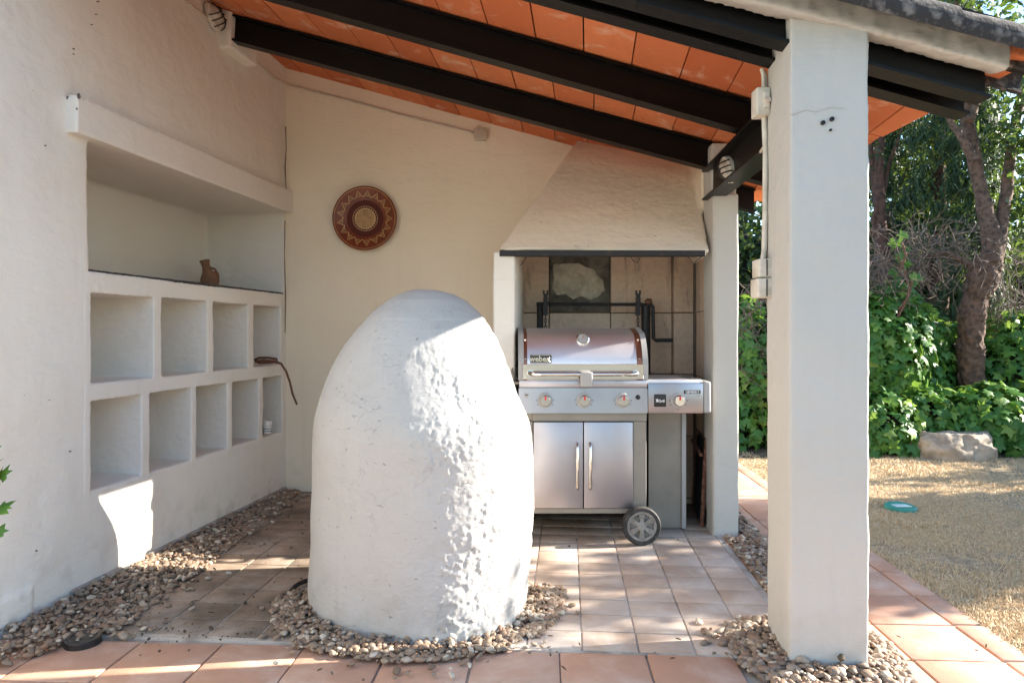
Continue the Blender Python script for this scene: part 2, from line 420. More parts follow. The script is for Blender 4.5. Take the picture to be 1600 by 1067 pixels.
# ------------------------------------------------------------------ house wall on the left with niche and pigeonholes
WD = Vector((.135, 1, 0)).normalized(); WN = Vector((-WD.y, WD.x, 0))
def wall_x(y): return -1.884 + .135 * (y - 3.124)
def WP(y, d=0, z=0):
    return Vector((wall_x(y), y, z)) + WN * d
def wbox(b, y0, y1, d0, d1, z0, z1):
    b.prism([WP(y0, d0)[:2], WP(y1, d0)[:2], WP(y1, d1)[:2], WP(y0, d1)[:2]][::-1], z0, z1)
wall = thing('house_wall', 'white plastered house wall with a lintelled niche above a grid of pigeonholes', 'wall', (WP(3.1, .3)[0], 3.1, 0))
b = B()
wbox(b, .9, 3.062, 0, .8, -.2, 3.75)
wbox(b, 2.9, 5.2, 0, .8, -.2, .438)
wbox(b, 2.9, 5.2, 0, .8, 2.0, 3.75)
wbox(b, 4.925, 5.2, 0, .8, -.2, 3.75)
wbox(b, 2.9, 5.2, .604, .8, -.2, 3.75)
wbox(b, 2.9, 5.2, .44, .65, .3, 1.38)
# swollen foot of the wall, near the ground
wbox(b, .9, 2.75, -.012, .3, -.2, .12)
wo = plaster('wall', b, M_WALL, wall, .0105, 2, .020, .007, .0015)
b = B()
for y0, y1, z0, z1 in ((3.03, 4.96, .838, .916), (3.03, 4.96, 1.326, 1.417)): wbox(b, y0, y1, -.002, .5, z0, z1)
for y0, y1 in ((3.502, 3.568), (3.97, 4.035), (4.426, 4.498), (4.871, 4.95)): wbox(b, y0, y1, -.002, .5, .90, 1.34)
for y0, y1 in ((3.41, 3.472), (3.82, 3.868), (4.185, 4.24), (4.565, 4.622), (4.893, 4.95)): wbox(b, y0, y1, -.002, .5, .40, .85)
wbox(b, 3.03, 3.075, -.001, .5, .40, 1.4)
wbox(b, 3.03, 4.96, .002, .5, .36, .432)
plaster('pigeonholes', b, M_WALL, wall, .0065, 1, .014, .006, .002)
b = B(); wbox(b, 2.93, 5.02, -.055, .25, 2.0, 2.160)
plaster('lintel', b, M_WALL, wall, .008, 1, .01, .004, .0015)
for y_, d_, z_, s_ in ((2.935, -.058, 2.155, .010), (2.933, -.04, 2.13, .007), (2.934, -.05, 2.10, .005), (2.932, -.01, 2.145, .009), (2.934, -.02, 2.05, .004)):
    c_ = WP(y_, d_, z_); b_ = bmesh.new(); bmesh.ops.create_icosphere(b_, subdivisions=2, radius=1)
    for v in b_.verts: v.co = c_ + Vector((v.co.x * s_ * .8, v.co.y * .004, v.co.z * s_ * 1.2)) * (1 + .4 * noise.noise(v.co * 3))
    b = B(); b.merge(b_); b.build('chip', M_DARKM, wall)
for px, py, s_ in ((152, 3, .006), (149, 23, .004), (142, 39, .004), (113, 77, .006), (113, 85, .004), (69, 228, .005), (75, 625, .003), (108, 705, .005), (55, 860, .006)):
    y_ = 2.3057 / ((800 - px) / FPX + .135); c_ = Vector(P(px, py, y_))
    s_ *= .55; B().lathe([(0, .009), (s_, .009), (s_ * .8, -.01), (0, -.01)], c_, -WN, 9).build('nail_hole', M_DARKM, wall)
b = B(); wbox(b, 3.07, 4.93, .002, .60, 1.415, 1.430)
me = b.mesh('ledge'); me = baked(me, [('REMESH', dict(mode='VOXEL', voxel_size=.008)), ('DISPLACE', dict(texture=TSM, strength=.006, mid_level=.5))])
link('ledge_slab', me, wall, mat=M_SLATE)
# plaster pad where the third beam enters the wall
b = B(); wbox(b, 4.09, 4.42, -.075, .15, 2.845, 3.5)
plaster('beam_pad', b, M_WALL, wall, .014, 4, .03, .01)
# dirty base kerb strip at the foot of the wall
b = B(); wbox(b, 2.95, 4.95, -.018, .1, -.05, .035)
plaster('base_strip', b, M_MORTAR, wall, .01, 2, .015, .006)

# ------------------------------------------------------------------ back wall
def back_y(x): return 4.905 - .03 * x
bwt = thing('back_wall', 'cream plastered back wall of the porch where the painted plate hangs', 'wall', (-.6, 5.0, 0))
b = B(); b.prism([(-1.9, back_y(-1.9)), (1.35, back_y(1.35)), (1.35, 5.3), (-1.9, 5.3)], -.2, 3.6)
plaster('wall', b, M_CREAM, bwt, .0145, 3, .016, .005)

for pts in ([(446, 198), (447, 232), (445, 262), (447, 300), (446, 322)], [(445, 345), (444, 400), (446, 470), (445, 520)]):
    q_ = [Vector((wall_x(4.905) + .012 + (px - 446) * .004 + .012, 4.90, CAM_H - (py - 518) / FPX * 4.9)) for px, py in pts]
    B().tube(q_, [.004, .003, .005, .003, .004][:len(q_)], 5).build('crack', M_DARKM, bwt)

# ------------------------------------------------------------------ roof
def zb(x, y): return 2.383 - .28 * x + .0098 * y     # underside of the beams
BH = .163
def zt(x, y): return zb(x, y) + BH                    # underside of the ceiling tiles
roof = thing('porch_roof', 'lean-to porch roof of orange terracotta slabs on black steel beams', 'roof', (0, 3.6, 2.4))
def ibeam(name, xa, ya, xb, yb, h=.155, fw=.078, zoff=0, parent=None, zf=None):
    za, zb_ = (zb(xa, ya), zb(xb, yb)) if zf is None else zf
    A = Vector((xa, ya, za + zoff)); C = Vector((xb, yb, zb_ + zoff)); t = (C - A)
    sd_ = Vector((t.y, -t.x, 0)).normalized() * -1; up = Vector((0, 0, 1))
    bb = B()
    for w_, a0, a1 in ((fw, 0, .011), (.012, .0105, h - .0105), (fw, h - .011, h)):
        q = lambda X: [X + sd_ * (w_ / 2) + up * a0, X + sd_ * (w_ / 2) + up * a1, X - sd_ * (w_ / 2) + up * a1, X - sd_ * (w_ / 2) + up * a0]
        bb.hexa(q(A), q(C))
    return bb.build(name, M_BEAM, parent or roof, None)
ibeam('beam', -2.05, 2.43, 1.638, 2.378)
ibeam('beam', -2.0, 2.56, 1.668, 2.532)
ibeam('beam', -1.95, 3.272, 1.66, 3.300)
ibeam('beam', -1.85, 4.14, 1.66, 4.0)
ibeam('beam', 1.0, 4.72, 1.66, 4.70)
ibeam('header_beam', 1.075, 2.52, 1.165, 4.0, h=.175, fw=.11, zf=(1.905, 1.915))
# ceiling slabs
rows = [(2.30, 2.395), (2.398, 2.543), (2.547, 3.284), (3.288, 4.066), (4.07, 4.95), (4.953, 5.30)]
jx = .568; st = .228
for ri, (ya, yb) in enumerate(rows):
    k0 = -11; shift = (0, .1, 0, .055, .02, .1)[ri]
    for k in range(k0, 7):
        xa = jx + shift + k * st + .0035; xb_ = xa + st - .0065
        if xa > 1.76: continue
        xb_ = min(xb_, 1.777 - .1 * (((ya + yb) / 2) - 3.25) * .0)
        if xb_ - xa < .02: continue
        cxs, cys = (xa + xb_) / 2, (ya + yb) / 2
        sh = lambda y: .11 * (y - 3.25)
        def pt(x, y, up): 
            xx = x + (sh(y) if x < 1.77 else 0)
            return (xx, y, zt(xx, y) + up)
        j_ = random.uniform(-.002, .003)
        lo = [pt(xa, ya, j_), pt(xb_, ya, j_), pt(xb_, yb, j_), pt(xa, yb, j_)]
        hi = [pt(xa, ya, .03), pt(xb_, ya, .03), pt(xb_, yb, .03), pt(xa, yb, .03)]
        c0 = Vector((cxs, cys, zt(cxs, cys)))
        bb = B(); bb.hexa([Vector(q) - c0 for q in lo], [Vector(q) - c0 for q in hi])
        link('ceiling_slab', bb.mesh('ceiling_slab'), roof, c0, M_CEIL)
# mortar deck above the slabs
bb = B()
q = lambda x, y, u: (x, y, zt(x, y) + u)
bb.hexa([q(-2.05, 2.31, .034), q(1.79, 2.31, .034), q(1.79, 5.3, .034), q(-2.05, 5.3, .034)], [q(-2.05, 2.31, .10), q(1.79, 2.31, .10), q(1.79, 5.3, .10), q(-2.05, 5.3, .10)])
bb.build('deck', plain('sooty_joint', (.02, .017, .015), 1), roof, None)
# plastered verge band over the outer beam
def zband(x): return 2.150 - .262 * (x - 1.197)
bb = B()
bb.hexa([(-2.1, 2.30, zband(-2.1)), (1.66, 2.285, zband(1.66)), (1.66, 2.365, zband(1.66) + .006), (-2.1, 2.38, zband(-2.1) + .006)],
        [(-2.1, 2.30, zband(-2.1) + .12), (1.66, 2.285, zband(1.66) + .09), (1.66, 2.365, zband(1.66) + .09), (-2.1, 2.38, zband(-2.1) + .12)])
plaster('verge_band', bb, M_PILLAR, roof, .009, 1, .012, .010, .008)
# barrel tiles along the verge
sl = math.atan(.265)
def barrel(x0, x1, y, z_at, r0, r1):
    bb = B(); nseg = 14; n2 = 8; rings = []
    for i in range(n2 + 1):
        f = i / n2; x = x0 + (x1 - x0) * f; r_ = r0 + (r1 - r0) * f; zc = z_at(x)
        outer = []; inner = []
        for k in range(nseg + 1):
            a = R(-28 + 236 * k / nseg)
            wob = .004 * noise.noise((x * 9, k * .7, r0 * 30))
            outer.append(bb.bm.verts.new((x, y + math.cos(a) * (r_ + wob) * -1, zc + math.sin(a) * (r_ + wob))))
            inner.append(bb.bm.verts.new((x, y + math.cos(a) * (r_ - .013) * -1, zc + math.sin(a) * (r_ - .013))))
        rings.append((outer, inner))
    for (o0, i0), (o1, i1) in zip(rings, rings[1:]):
        for k in range(nseg):
            bb.bm.faces.new((o0[k], o0[k + 1], o1[k + 1], o1[k])); bb.bm.faces.new((i0[k], i1[k], i1[k + 1], i0[k + 1]))
        for k in (0, nseg): bb.bm.faces.new((o0[k], o1[k], i1[k], i0[k]))
    for o_, i_ in (rings[0], rings[-1]):
        for k in range(nseg): bb.bm.faces.new((o_[k], i_[k], i_[k + 1], o_[k + 1]))
    return bb.build('barrel_tile', M_BARREL, roof, 60)
za1 = lambda x: 2.158 - .262 * (x - 1.367)
x = 1.86
while x > -1.0:
    barrel(x, x - .47, 2.255, (lambda xx, off=0: za1(xx)), .076, .066); x -= .42
x = 1.86
while x > .2:
    barrel(x, x - .47, 2.44, (lambda xx: za1(xx) + .02), .076, .066); x -= .42
# roof edge mortar under the eave end
bb = B(); bb.hexa([(1.655, 2.29, zband(1.66) + .045), (1.76, 2.29, zband(1.76) + .06), (1.76, 2.42, zband(1.76) + .06), (1.655, 2.42, zband(1.66) + .045)],
                  [(1.655, 2.29, zband(1.66) + .09), (1.76, 2.29, zband(1.76) + .10), (1.76, 2.42, zband(1.76) + .10), (1.655, 2.42, zband(1.66) + .09)])
plaster('eave_mortar', bb, M_CEIL, roof, .01, 2, .02, .01)

# ------------------------------------------------------------------ pillars
pil = thing('porch_pillar', 'thick white square pillar close up at the right front corner of the porch', 'pillar', (1.08, 2.44, 0))
b = B(); b.prism([(.949, 2.334), (1.197, 2.292), (1.214, 2.552), (.968, 2.594)], -.1, 2.40)
plaster('shaft', b, M_PILLAR, pil, .0085, 1, .016, .006, .0022)
for px, py in ((1286, 192), (1299, 187), (1297, 204)):
    c = P(px, py, 2.315); r_ = .0075 if py < 200 else .004
    c.y = 2.334 - (c.x - .949) * .17 - .0015
    B().lathe([(0, -.004), (r_, -.004), (r_, .003), (r_ * .6, .003), (r_ * .55, 0), (0, 0)], c, (0, -1, 0), 12).build('plug_hole', M_IRON, pil)
# cracks: thin dark grooves
def crack(pts, parent, r=.0008):
    q_ = []
    for a, c in zip(pts, pts[1:]):
        for i in range(5):
            f = i / 5; v = a.lerp(c, f); v += Vector((random.uniform(-.003, .003), 0, random.uniform(-.004, .004))); q_.append(v)
    q_.append(pts[-1]); B().tube(q_, [r * random.uniform(.4, 1.1) for _ in q_], 4).build('crack', M_MORTAR, parent)
fy = lambda x: 2.334 - (x - .949) * .17
def PF(px, py): 
    v = P(px, py, 2.31); v.y = fy(v.x) - .001; return v
crack([PF(1238, 177), PF(1262, 171), PF(1280, 173), PF(1300, 169), PF(1318, 170)], pil)
crack([PF(1240, 26), PF(1290, 27), PF(1318, 36), PF(1338, 50)], pil)
sprout = thing('dry_sprout', 'tiny dark dry sprout against the foot of the front pillar', 'plant', (P(1311, 1035, 2.29)))
b = B(); o_ = P(1310, 1046, 2.295)
b.tube([o_, o_ + Vector((.004, -.004, .02)), o_ + Vector((.006, -.005, .045))], .0022, 6).build('stem', M_TWIG, sprout)
b = B(); b.lathe([(0, -.012), (.009, -.006), (.012, .002), (.007, .012), (0, .016)], o_ + Vector((.006, -.006, .042)), (.3, 0, 1), 10).lathe([(0, -.006), (.007, 0), (0, .008)], o_ + Vector((-.004, -.006, .022)), (.5, 0, 1), 8).build('leaf', M_SOIL, sprout)

fp = thing('far_pillar', 'slim white pillar beside the barbecue alcove under the header beam', 'pillar', (1.2, 3.95, 0))
b = B(); b.prism([(1.134, 3.865), (1.282, 3.868), (1.292, 4.10), (1.15, 4.11)], -.1, 1.93)
b.prism([(1.145, 3.93), (1.29, 3.93), (1.30, 4.12), (1.15, 4.12)], 1.9, 2.235)
plaster('shaft', b, M_PILLAR, fp, .011, 2, .012, .004)

# ------------------------------------------------------------------ fireplace alcove
fire = thing('barbecue_fireplace', 'masonry barbecue fireplace with a sloping cream hood over a tiled alcove', 'fireplace', (.55, 4.3, 0))
b = B(); b.prism([(-.108, 3.85), (.018, 3.85), (.075, 4.62), (-.05, 4.95)], -.1, 1.604)
plaster('jamb', b, M_WALL, fire, .011, 2, .01, .004)
# hood: slanting front and sloping left cheek, hollow underneath
b = B(); th = Vector((0, .09, -.02))
f = [Vector((-.075, 3.835, 1.612)), Vector((1.112, 3.86, 1.60)), Vector((1.23, 4.66, 2.40)), Vector((.468, 4.767, 2.50))]
b.hexa([p_ + th for p_ in f][::1], f)
c = [Vector((-.075, 3.835, 1.612)), Vector((.468, 4.767, 2.50)), Vector((.468, 5.0, 2.50)), Vector((-.05, 5.0, 1.60))]
b.hexa([p_ + Vector((.10, 0, -.03)) for p_ in c], c)
r_ = [Vector((1.15, 4.12, 1.60)), Vector((1.24, 4.12, 1.60)), Vector((1.33, 5.0, 1.60)), Vector((1.24, 5.0, 1.60))]
b.hexa(r_, [v + Vector((0, .06, .74)) for v in r_])
plaster('hood', b, M_HOOD, fire, .0125, 2, .014, .006, .003)
B().box(-.07, 1.083, 3.828, 3.885, 1.572, 1.604, .003, 1).build('lintel', M_IRON, fire)
# alcove lining
TB = 4.6
liner = B(); liner.prism([(.09, 4.64), (1.25, 4.62), (1.25, 4.90), (.09, 4.90)], -.1, 1.70)
liner.prism([(1.152, 3.96), (1.27, 3.96), (1.30, 4.9), (1.235, 4.9)], -.1, 1.9)
liner.build('lining', M_DARKM, fire, None)
m, n, l, bs = newmat('refractory_tile'); p_, g_ = pos(n); oi = n.new('ShaderNodeObjectInfo')
cc = mixc(n, l, oi.outputs['Random'], (.62, .47, .35), (.53, .40, .30))
cc = mixc(n, l, ramp(n, l, noise_n(n, l, p_, 30, 6, .7), .45, .7, 0, .35), cc, (.23, .17, .13))
soot = ramp(n, l, noise_n(n, l, stretch(n, l, p_, 7, 7, 1.3), 1, 7, .65, .4), .54, .70, 0, .85)
cc = mixc(n, l, soot, cc, (.045, .038, .034)); l.new(cc, bs.inputs['Base Color']); bs.inputs['Roughness'].default_value = .7
bump(n, l, bs, noise_n(n, l, p_, 40, 6), .3, .003); M_REF = m
xs = [.065, .25, .662, 1.075, 1.135]; zs = [-.0, .045, .455, .865, 1.275, 1.69]
k = 0
for i in range(3):
    for j in range(len(zs) - 1):
        if i == 1 and zs[j] == 1.275: continue
        x0, x1, z0, z1 = xs[i] + .003, xs[i + 1] - .003, zs[j] + .003, zs[j + 1] - .003
        b = B().box(x0, x1, TB, TB + .035, z0, z1, .0025, 1); b.build('refractory_tile', M_REF, fire, None)
# broken tile: rough patch of bare mortar
m, n, l, bs = newmat('bare_mortar'); p_, g_ = pos(n)
cc = mixc(n, l, ramp(n, l, noise_n(n, l, p_, 9, 7, .6, .6), .40, .66), (.085, .08, .066), (.21, .195, .16))
l.new(cc, bs.inputs['Base Color']); bs.inputs['Roughness'].default_value = 1; bump(n, l, bs, noise_n(n, l, p_, 35, 8, .7), 1, .02); M_BARE = m
b = B().box(.255, .657, TB + .022, TB + .06, 1.28, 1.76); plaster('bare_patch', b, M_BARE, fire, .009, 1, .02, .02, .008)
b = B()
pl_ = [(.275, 1.60), (.282, 1.52), (.27, 1.44), (.31, 1.395), (.36, 1.40), (.41, 1.365), (.47, 1.385), (.53, 1.36), (.58, 1.38), (.625, 1.43), (.61, 1.50), (.575, 1.53), (.555, 1.57), (.50, 1.585), (.45, 1.61), (.37, 1.605)]
b.hexa([Vector((x, TB + .03, z)) for x, z in pl_], [Vector((x, TB + .012, z)) for x, z in pl_])
m2 = plain('light_render', (.50, .46, .38), 1, 0, (.33, .30, .24), 14, 1, 30)
plaster('render_remnant', b, m2, fire, .005, 1, .01, .02, .010)
# right-hand pier of the back and the side wall tiles
for j in range(len(zs) - 1):
    B().box(1.078, 1.226, TB - .045, TB + .03, zs[j] + .003, zs[j + 1] - .003, .0025, 1).build('refractory_tile', M_REF, fire, None)
    for ya, yb in ((4.112, 4.34), (4.346, TB - .05)):
        sx = lambda y: 1.150 + (y - 3.96) * .105
        b = B(); z0, z1 = zs[j] + .003, zs[j + 1] - .003
        b.prism([(sx(ya) - .006, ya), (sx(ya) + .02, ya), (sx(yb) + .02, yb), (sx(yb) - .006, yb)], z0, z1); b.build('refractory_tile', M_REF, fire, None)
b = B(); b.box(.06, 1.2, 4.2, 4.6, -.008, .012); plaster('ash_bed', b, M_DARKM, fire, .015, 1, .02, .012)
# wire ends hanging from the lintel
for pts in ([(985, 401), (990, 408), (996, 411), (1000, 403)], [(1075, 401), (1082, 411), (1092, 405), (1099, 399)], [(822, 401), (818, 410), (812, 415)]):
    B().tube([P(x, y, 3.9) for x, y in pts], .0022, 5).build('wire', M_IRON, fire)

# lifting frame of the old grill behind the gas barbecue
lf = thing('grill_lift', 'black iron crank frame for raising a grate inside the fireplace alcove', 'grill frame', (.5, 4.45, 0))
YL = 4.45
b = B()
for px, top, w_ in ((844, 472, .022), (1010, 478, .030)):
    c = P(px, top, YL); b.tube([(c.x, YL + .02, 0.01), (c.x, YL + .02, c.z)], w_, 10)
b.build('post', M_IRON, lf)
B().tube([P(838, 475, YL), P(925, 475.5, YL), P(1014, 476, YL)], .011, 8).build('axle', M_IRON, lf)
for px in (852.5, 997):
    c = P(px, 475, YL - .02)
    b = B(); b.prism([(c.x - .014, c.y - .004), (c.x + .014, c.y - .004), (c.x + .014, c.y + .004), (c.x - .014, c.y + .004)], c.z - .075, c.z + .068)
    for s_ in (-1, 1): b.prism([(c.x + s_ * .012 - .006, c.y - .0045), (c.x + s_ * .012 + .006, c.y - .0045), (c.x + s_ * .012 + .006, c.y + .0045), (c.x + s_ * .012 - .006, c.y + .0045)], c.z + .06, c.z + .088)
    for i in range(6): b.tube([(c.x - .02, c.y, c.z - .06 + i * .018), (c.x + .02, c.y, c.z - .057 + i * .018)], .003, 5)
    b.build('ratchet_plate', M_IRON, lf)
    b = B()
    for i in range(12):
        z0 = c.z - .075 - i * .022
        pts = []
        for k in range(9):
            a = 2 * math.pi * k / 8
            if i % 2: pts.append((c.x + math.cos(a) * .008, c.y + .003, z0 - .010 + math.sin(a) * .014))
            else: pts.append((c.x, c.y + .003 + math.cos(a) * .008, z0 - .010 + math.sin(a) * .014))
        b.tube(pts, .0027, 5)
    b.build('chain', M_IRON, lf)
b = B(); b.tube([P(1010, 468, YL), P(1016, 474, YL - .01), P(1020, 480, YL - .02), P(1020.5, 505, YL - .02), P(1021, 529, YL - .02), P(1025, 531.5, YL - .02), P(1051, 531.5, YL - .02)], .0125, 8)
b.build('crank', M_IRON, lf)
B().lathe([(0, -.02), (.02, -.02), (.022, 0), (.012, .02), (0, .022)], P(1014, 471, YL - .01), (1, 0, .5), 10).build('hub', M_RUST, lf)

# leaning grate
gr = thing('leaning_grate', 'dark old grate with a rusty frame leaning inside the alcove by the slim pillar', 'grate', (1.15, 4.2, 0))
A0, A1 = Vector((1.165, 4.40, .02)), Vector((1.115, 4.02, .015)); Tp = Vector((.035, .03, .50))
b = B(); b.tube([A0, A1, A1 + Tp, A0 + Tp, A0], .012, 6); b.build('frame', M_RUST, gr)
b = B()
for i in range(1, 16):
    v = A0.lerp(A1, i / 16); b.tube([v, v + Tp], .0055, 5)
b.build('bars', M_IRON, gr)
b = B(); b.hexa([A0 + Vector((.02, 0, 0)), A1 + Vector((.02, 0, 0)), A1 + Tp + Vector((.02, 0, 0)), A0 + Tp + Vector((.02, 0, 0))], [A0 + Vector((.028, 0, 0)), A1 + Vector((.028, 0, 0)), A1 + Tp + Vector((.028, 0, 0)), A0 + Tp + Vector((.028, 0, 0))])
b.build('backing_sheet', M_IRON, gr, None)
b = B(); b.tube([A1 + Tp * .82 + Vector((-.03, -.01, 0)), A0 + Tp * .86 + Vector((-.03, 0, .0))], .012, 6); b.build('handle', M_RUST, gr)

# ------------------------------------------------------------------ gas barbecue
YG = 3.72; S = YG / FPX
gx = lambda px: (px - 800) * S
gz = lambda py: CAM_H - (py - 518) * S
gb = thing('gas_barbecue', 'stainless steel three burner gas barbecue with a side burner table and closed lid', 'barbecue', (gx(912), 4.0, 0))
# lid: profile in (y, z), swept in x
prof = [(3.735, gz(594)), (3.735, gz(570)), (3.750, gz(555)), (3.785, gz(537)), (3.835, gz(523)), (3.90, 1.150), (3.98, 1.168), (4.08, 1.165), (4.18, 1.12), (4.25, 1.03), (4.27, gz(594))]
def dense(pr, k=4):
    out = []
    for i in range(len(pr) - 1):
        p0, p1, p2, p3 = pr[max(i - 1, 0)], pr[i], pr[i + 1], pr[min(i + 2, len(pr) - 1)]
        for j in range(k):
            t = j / k
            out.append(tuple(.5 * ((2 * p1[a]) + (-p0[a] + p2[a]) * t + (2 * p0[a] - 5 * p1[a] + 4 * p2[a] - p3[a]) * t * t + (-p0[a] + 3 * p1[a] - 3 * p2[a] + p3[a]) * t ** 3) for a in (0, 1)))
    out.append(pr[-1]); return out
pd = dense(prof)
def sweep(x0, x1, grow=0):
    b = B(); c = (4.0, .93)
    pp = [(c[0] + (y - c[0]) * (1 + grow), c[1] + (z - c[1]) * (1 + grow) if z > gz(594) + .002 else z) for y, z in pd]
    b.hexa([Vector((x0, y, z)) for y, z in pp], [Vector((x1, y, z)) for y, z in pp]); return b
lid = sweep(gx(824), gx(996)).build('lid', M_STEEL, gb, 30)
for x0, x1 in ((gx(810), gx(818.5)), (gx(1005), gx(1013.5))):
    sweep(x0, x1, .018).build('lid_end_cap', M_GREYL, gb, 30)
for x0, x1 in ((gx(818.6), gx(823.9)), (gx(996.1), gx(1004.9))):
    e = sweep(x0, x1, .006).build('lid_band', M_REFLBAND, gb, 30)
    for py in (531.5, 562):
        yy = 3.735 + (.062 if py < 540 else .012)
        B().lathe([(0, -.004), (.006, -.002), (.006, 0), (0, 0)], ((x0 + x1) / 2, yy - .004, gz(py)), (0, 1, .2), 10).build('bolt', M_CHROME, e)
# front strip of the lid with the handle
B().box(gx(817), gx(1006), 3.724, 3.733, gz(593), gz(569), .002, 1).build('lid_strip', M_CHROME, gb)
hz_ = gz(583.5); hy = 3.665
hd = B().tube([(gx(827), 3.73, hz_ + .004), (gx(828), hy + .02, hz_ + .004), (gx(833), hy + .003, hz_), (gx(845), hy, hz_), (gx(912), hy, hz_), (gx(980), hy, hz_), (gx(990), hy + .003, hz_), (gx(995), hy + .02, hz_ + .004), (gx(996), 3.73, hz_ + .004)], .0125, 12).build('lid_handle', M_CHROME, gb, 60)
b = B(); b.box(gx(905), gx(924), hy - .022, hy + .018, gz(603), gz(580), .008, 3); b.build('lid_grip', M_GREYL, hd)
# thermometer
tc = Vector((gx(912.5), 3.79, gz(531.5)))
th_ = B().lathe([(0, .0), (.034, .0), (.037, .006), (.037, .016), (.031, .02), (.030, .012), (0, .012)], tc + Vector((0, .012, 0)), (0, -1, .42), 28).build('thermometer', M_CHROME, gb)
B().lathe([(.029, .0135), (0, .0137)], tc + Vector((0, .012, 0)), (0, -1, .42), 24).build('dial', M_GREYL, th_)
ax_ = Vector((0, -1, .42)).normalized()
B().tube([tc + Vector((0, .012, 0)) + ax_ * .016, tc + Vector((.004, .012, .022)) + ax_ * .016], .0013, 5).build('needle', M_RED, th_)
def text(body, size, x, y, z, mat, parent, name='lettering', rx=90, ext=.0006, bold=0, sx=1):
    cu = bpy.data.curves.new('t', 'FONT'); cu.body = body; cu.size = size; cu.extrude = ext; cu.offset = bold
    cu.align_x = 'CENTER'; cu.align_y = 'CENTER'; cu.resolution_u = 2
    o = bpy.data.objects.new('t', cu); col.objects.link(o)
    me = bpy.data.meshes.new_from_object(o.evaluated_get(bpy.context.evaluated_depsgraph_get()))
    bpy.data.objects.remove(o)
    me.transform(Matrix.Rotation(R(rx), 4, 'X') @ Matrix.Diagonal((sx, 1, 1, 1)))
    return link(name, me, parent, (x, y, z), mat)
# maker's plate on the lid
by = 3.738
bd = B().box(gx(828.5), gx(862), by - .006, by + .02, gz(568), gz(554), .003, 2).build('name_plate', M_BLACK, gb)
B().box(gx(829.3), gx(861.2), by - .0068, by - .005, gz(567.2), gz(566.3)).build('plate_rim', M_CHROME, bd, None)
B().box(gx(829.3), gx(861.2), by - .0068, by - .005, gz(555.5), gz(554.7)).build('plate_rim', M_CHROME, bd, None)
text('weber', .042, gx(843), by - .0075, gz(561), M_CHROME, bd, bold=.0012)
# little kettle mark
kx, kz = gx(857), gz(560.5)
b = B(); b.lathe([(0, .011), (.006, .009), (.010, .003), (.010, 0), (.008, -.005), (.003, -.008), (0, -.008)], (kx, by - .0035, kz), (0, 0, 1), 14)
for s_ in (-1, 0, 1): b.tube([(kx + s_ * .003, by - .007, kz - .006), (kx + s_ * .008, by - .0075, kz - .018)], .001, 4)
b.build('kettle_mark', M_CHROME, bd)
# firebox body, lip and control panel
B().box(gx(812), gx(1011), 3.76, 4.26, gz(660), gz(598), .004).build('firebox', M_GREYP, gb)
B().box(gx(811), gx(1012), 3.728, 3.775, gz(605.5), gz(594.5), .004, 2).build('lip', M_DOOR, gb)
b = B(); x0, x1 = gx(810.5), gx(1012)
b.hexa([(x0, 3.712, gz(645.5)), (x1, 3.712, gz(645.5)), (x1, 3.79, gz(645.5)), (x0, 3.79, gz(645.5))], [(x0, 3.722, gz(606)), (x1, 3.722, gz(606)), (x1, 3.79, gz(606)), (x0, 3.79, gz(606))])
bmesh.ops.bevel(b.bm, geom=b.bm.edges[:], offset=.004, segments=2, affect='EDGES')
cp = b.build('control_panel', M_PANEL, gb)
def knob(px, py, y, parent):
    c = Vector((gx(px), y, gz(py)))
    k_ = B().lathe([(0, .042), (.026, .042), (.029, .038), (.031, .010), (.031, .006), (0, .006)], c, (0, -1, 0), 28).build('knob', M_CHROME, parent)
    B().lathe([(.030, -.002), (.041, -.002), (.041, .004), (.037, .007), (.030, .007)], c, (0, -1, 0), 32).build('bezel', M_GREYL, k_)
    b = B(); b.box(c.x - .0045, c.x + .0045, c.y - .0432, c.y - .040, c.z + .004, c.z + .026); b.build('pointer', M_RED, k_, None)
    b = B()
    for a in (-150, -90, -30, 0, 180):
        d = Vector((math.cos(R(a)), 0, math.sin(R(a)))) * .047; q_ = c + d
        b.lathe([(0, .0022), (.0026, .0022), (.0026, 0)], q_, (0, -1, 0), 8)
    b.build('setting_mark', M_BLACK, k_)['kind'] = 'stuff'
for px in (851.8, 912.4, 973): knob(px, 625.3, 3.717, cp)
b = B(); sh = [(-.011, .012), (.011, .012), (.011, -.004), (.006, -.011), (0, -.014), (-.006, -.011), (-.011, -.004)]
c = Vector((gx(822.8), 3.7185, gz(618)))
b.hexa([c + Vector((x, 0, z)) for x, z in sh], [c + Vector((x, -.003, z)) for x, z in sh]); sh_ = b.build('shield_mark', M_GREYL, cp, None)
B().box(c.x - .007, c.x + .007, c.y - .0045, c.y - .0028, c.z + .002, c.z + .006).build('shield_bar', M_BLACK, sh_, None)
B().lathe([(0, .010), (.008, .010), (.010, .006), (.013, .004), (.013, 0), (0, 0)], (gx(996.6), 3.717, gz(620.5)), (0, -1, 0), 18).build('ignition_button', M_BLACK, cp)
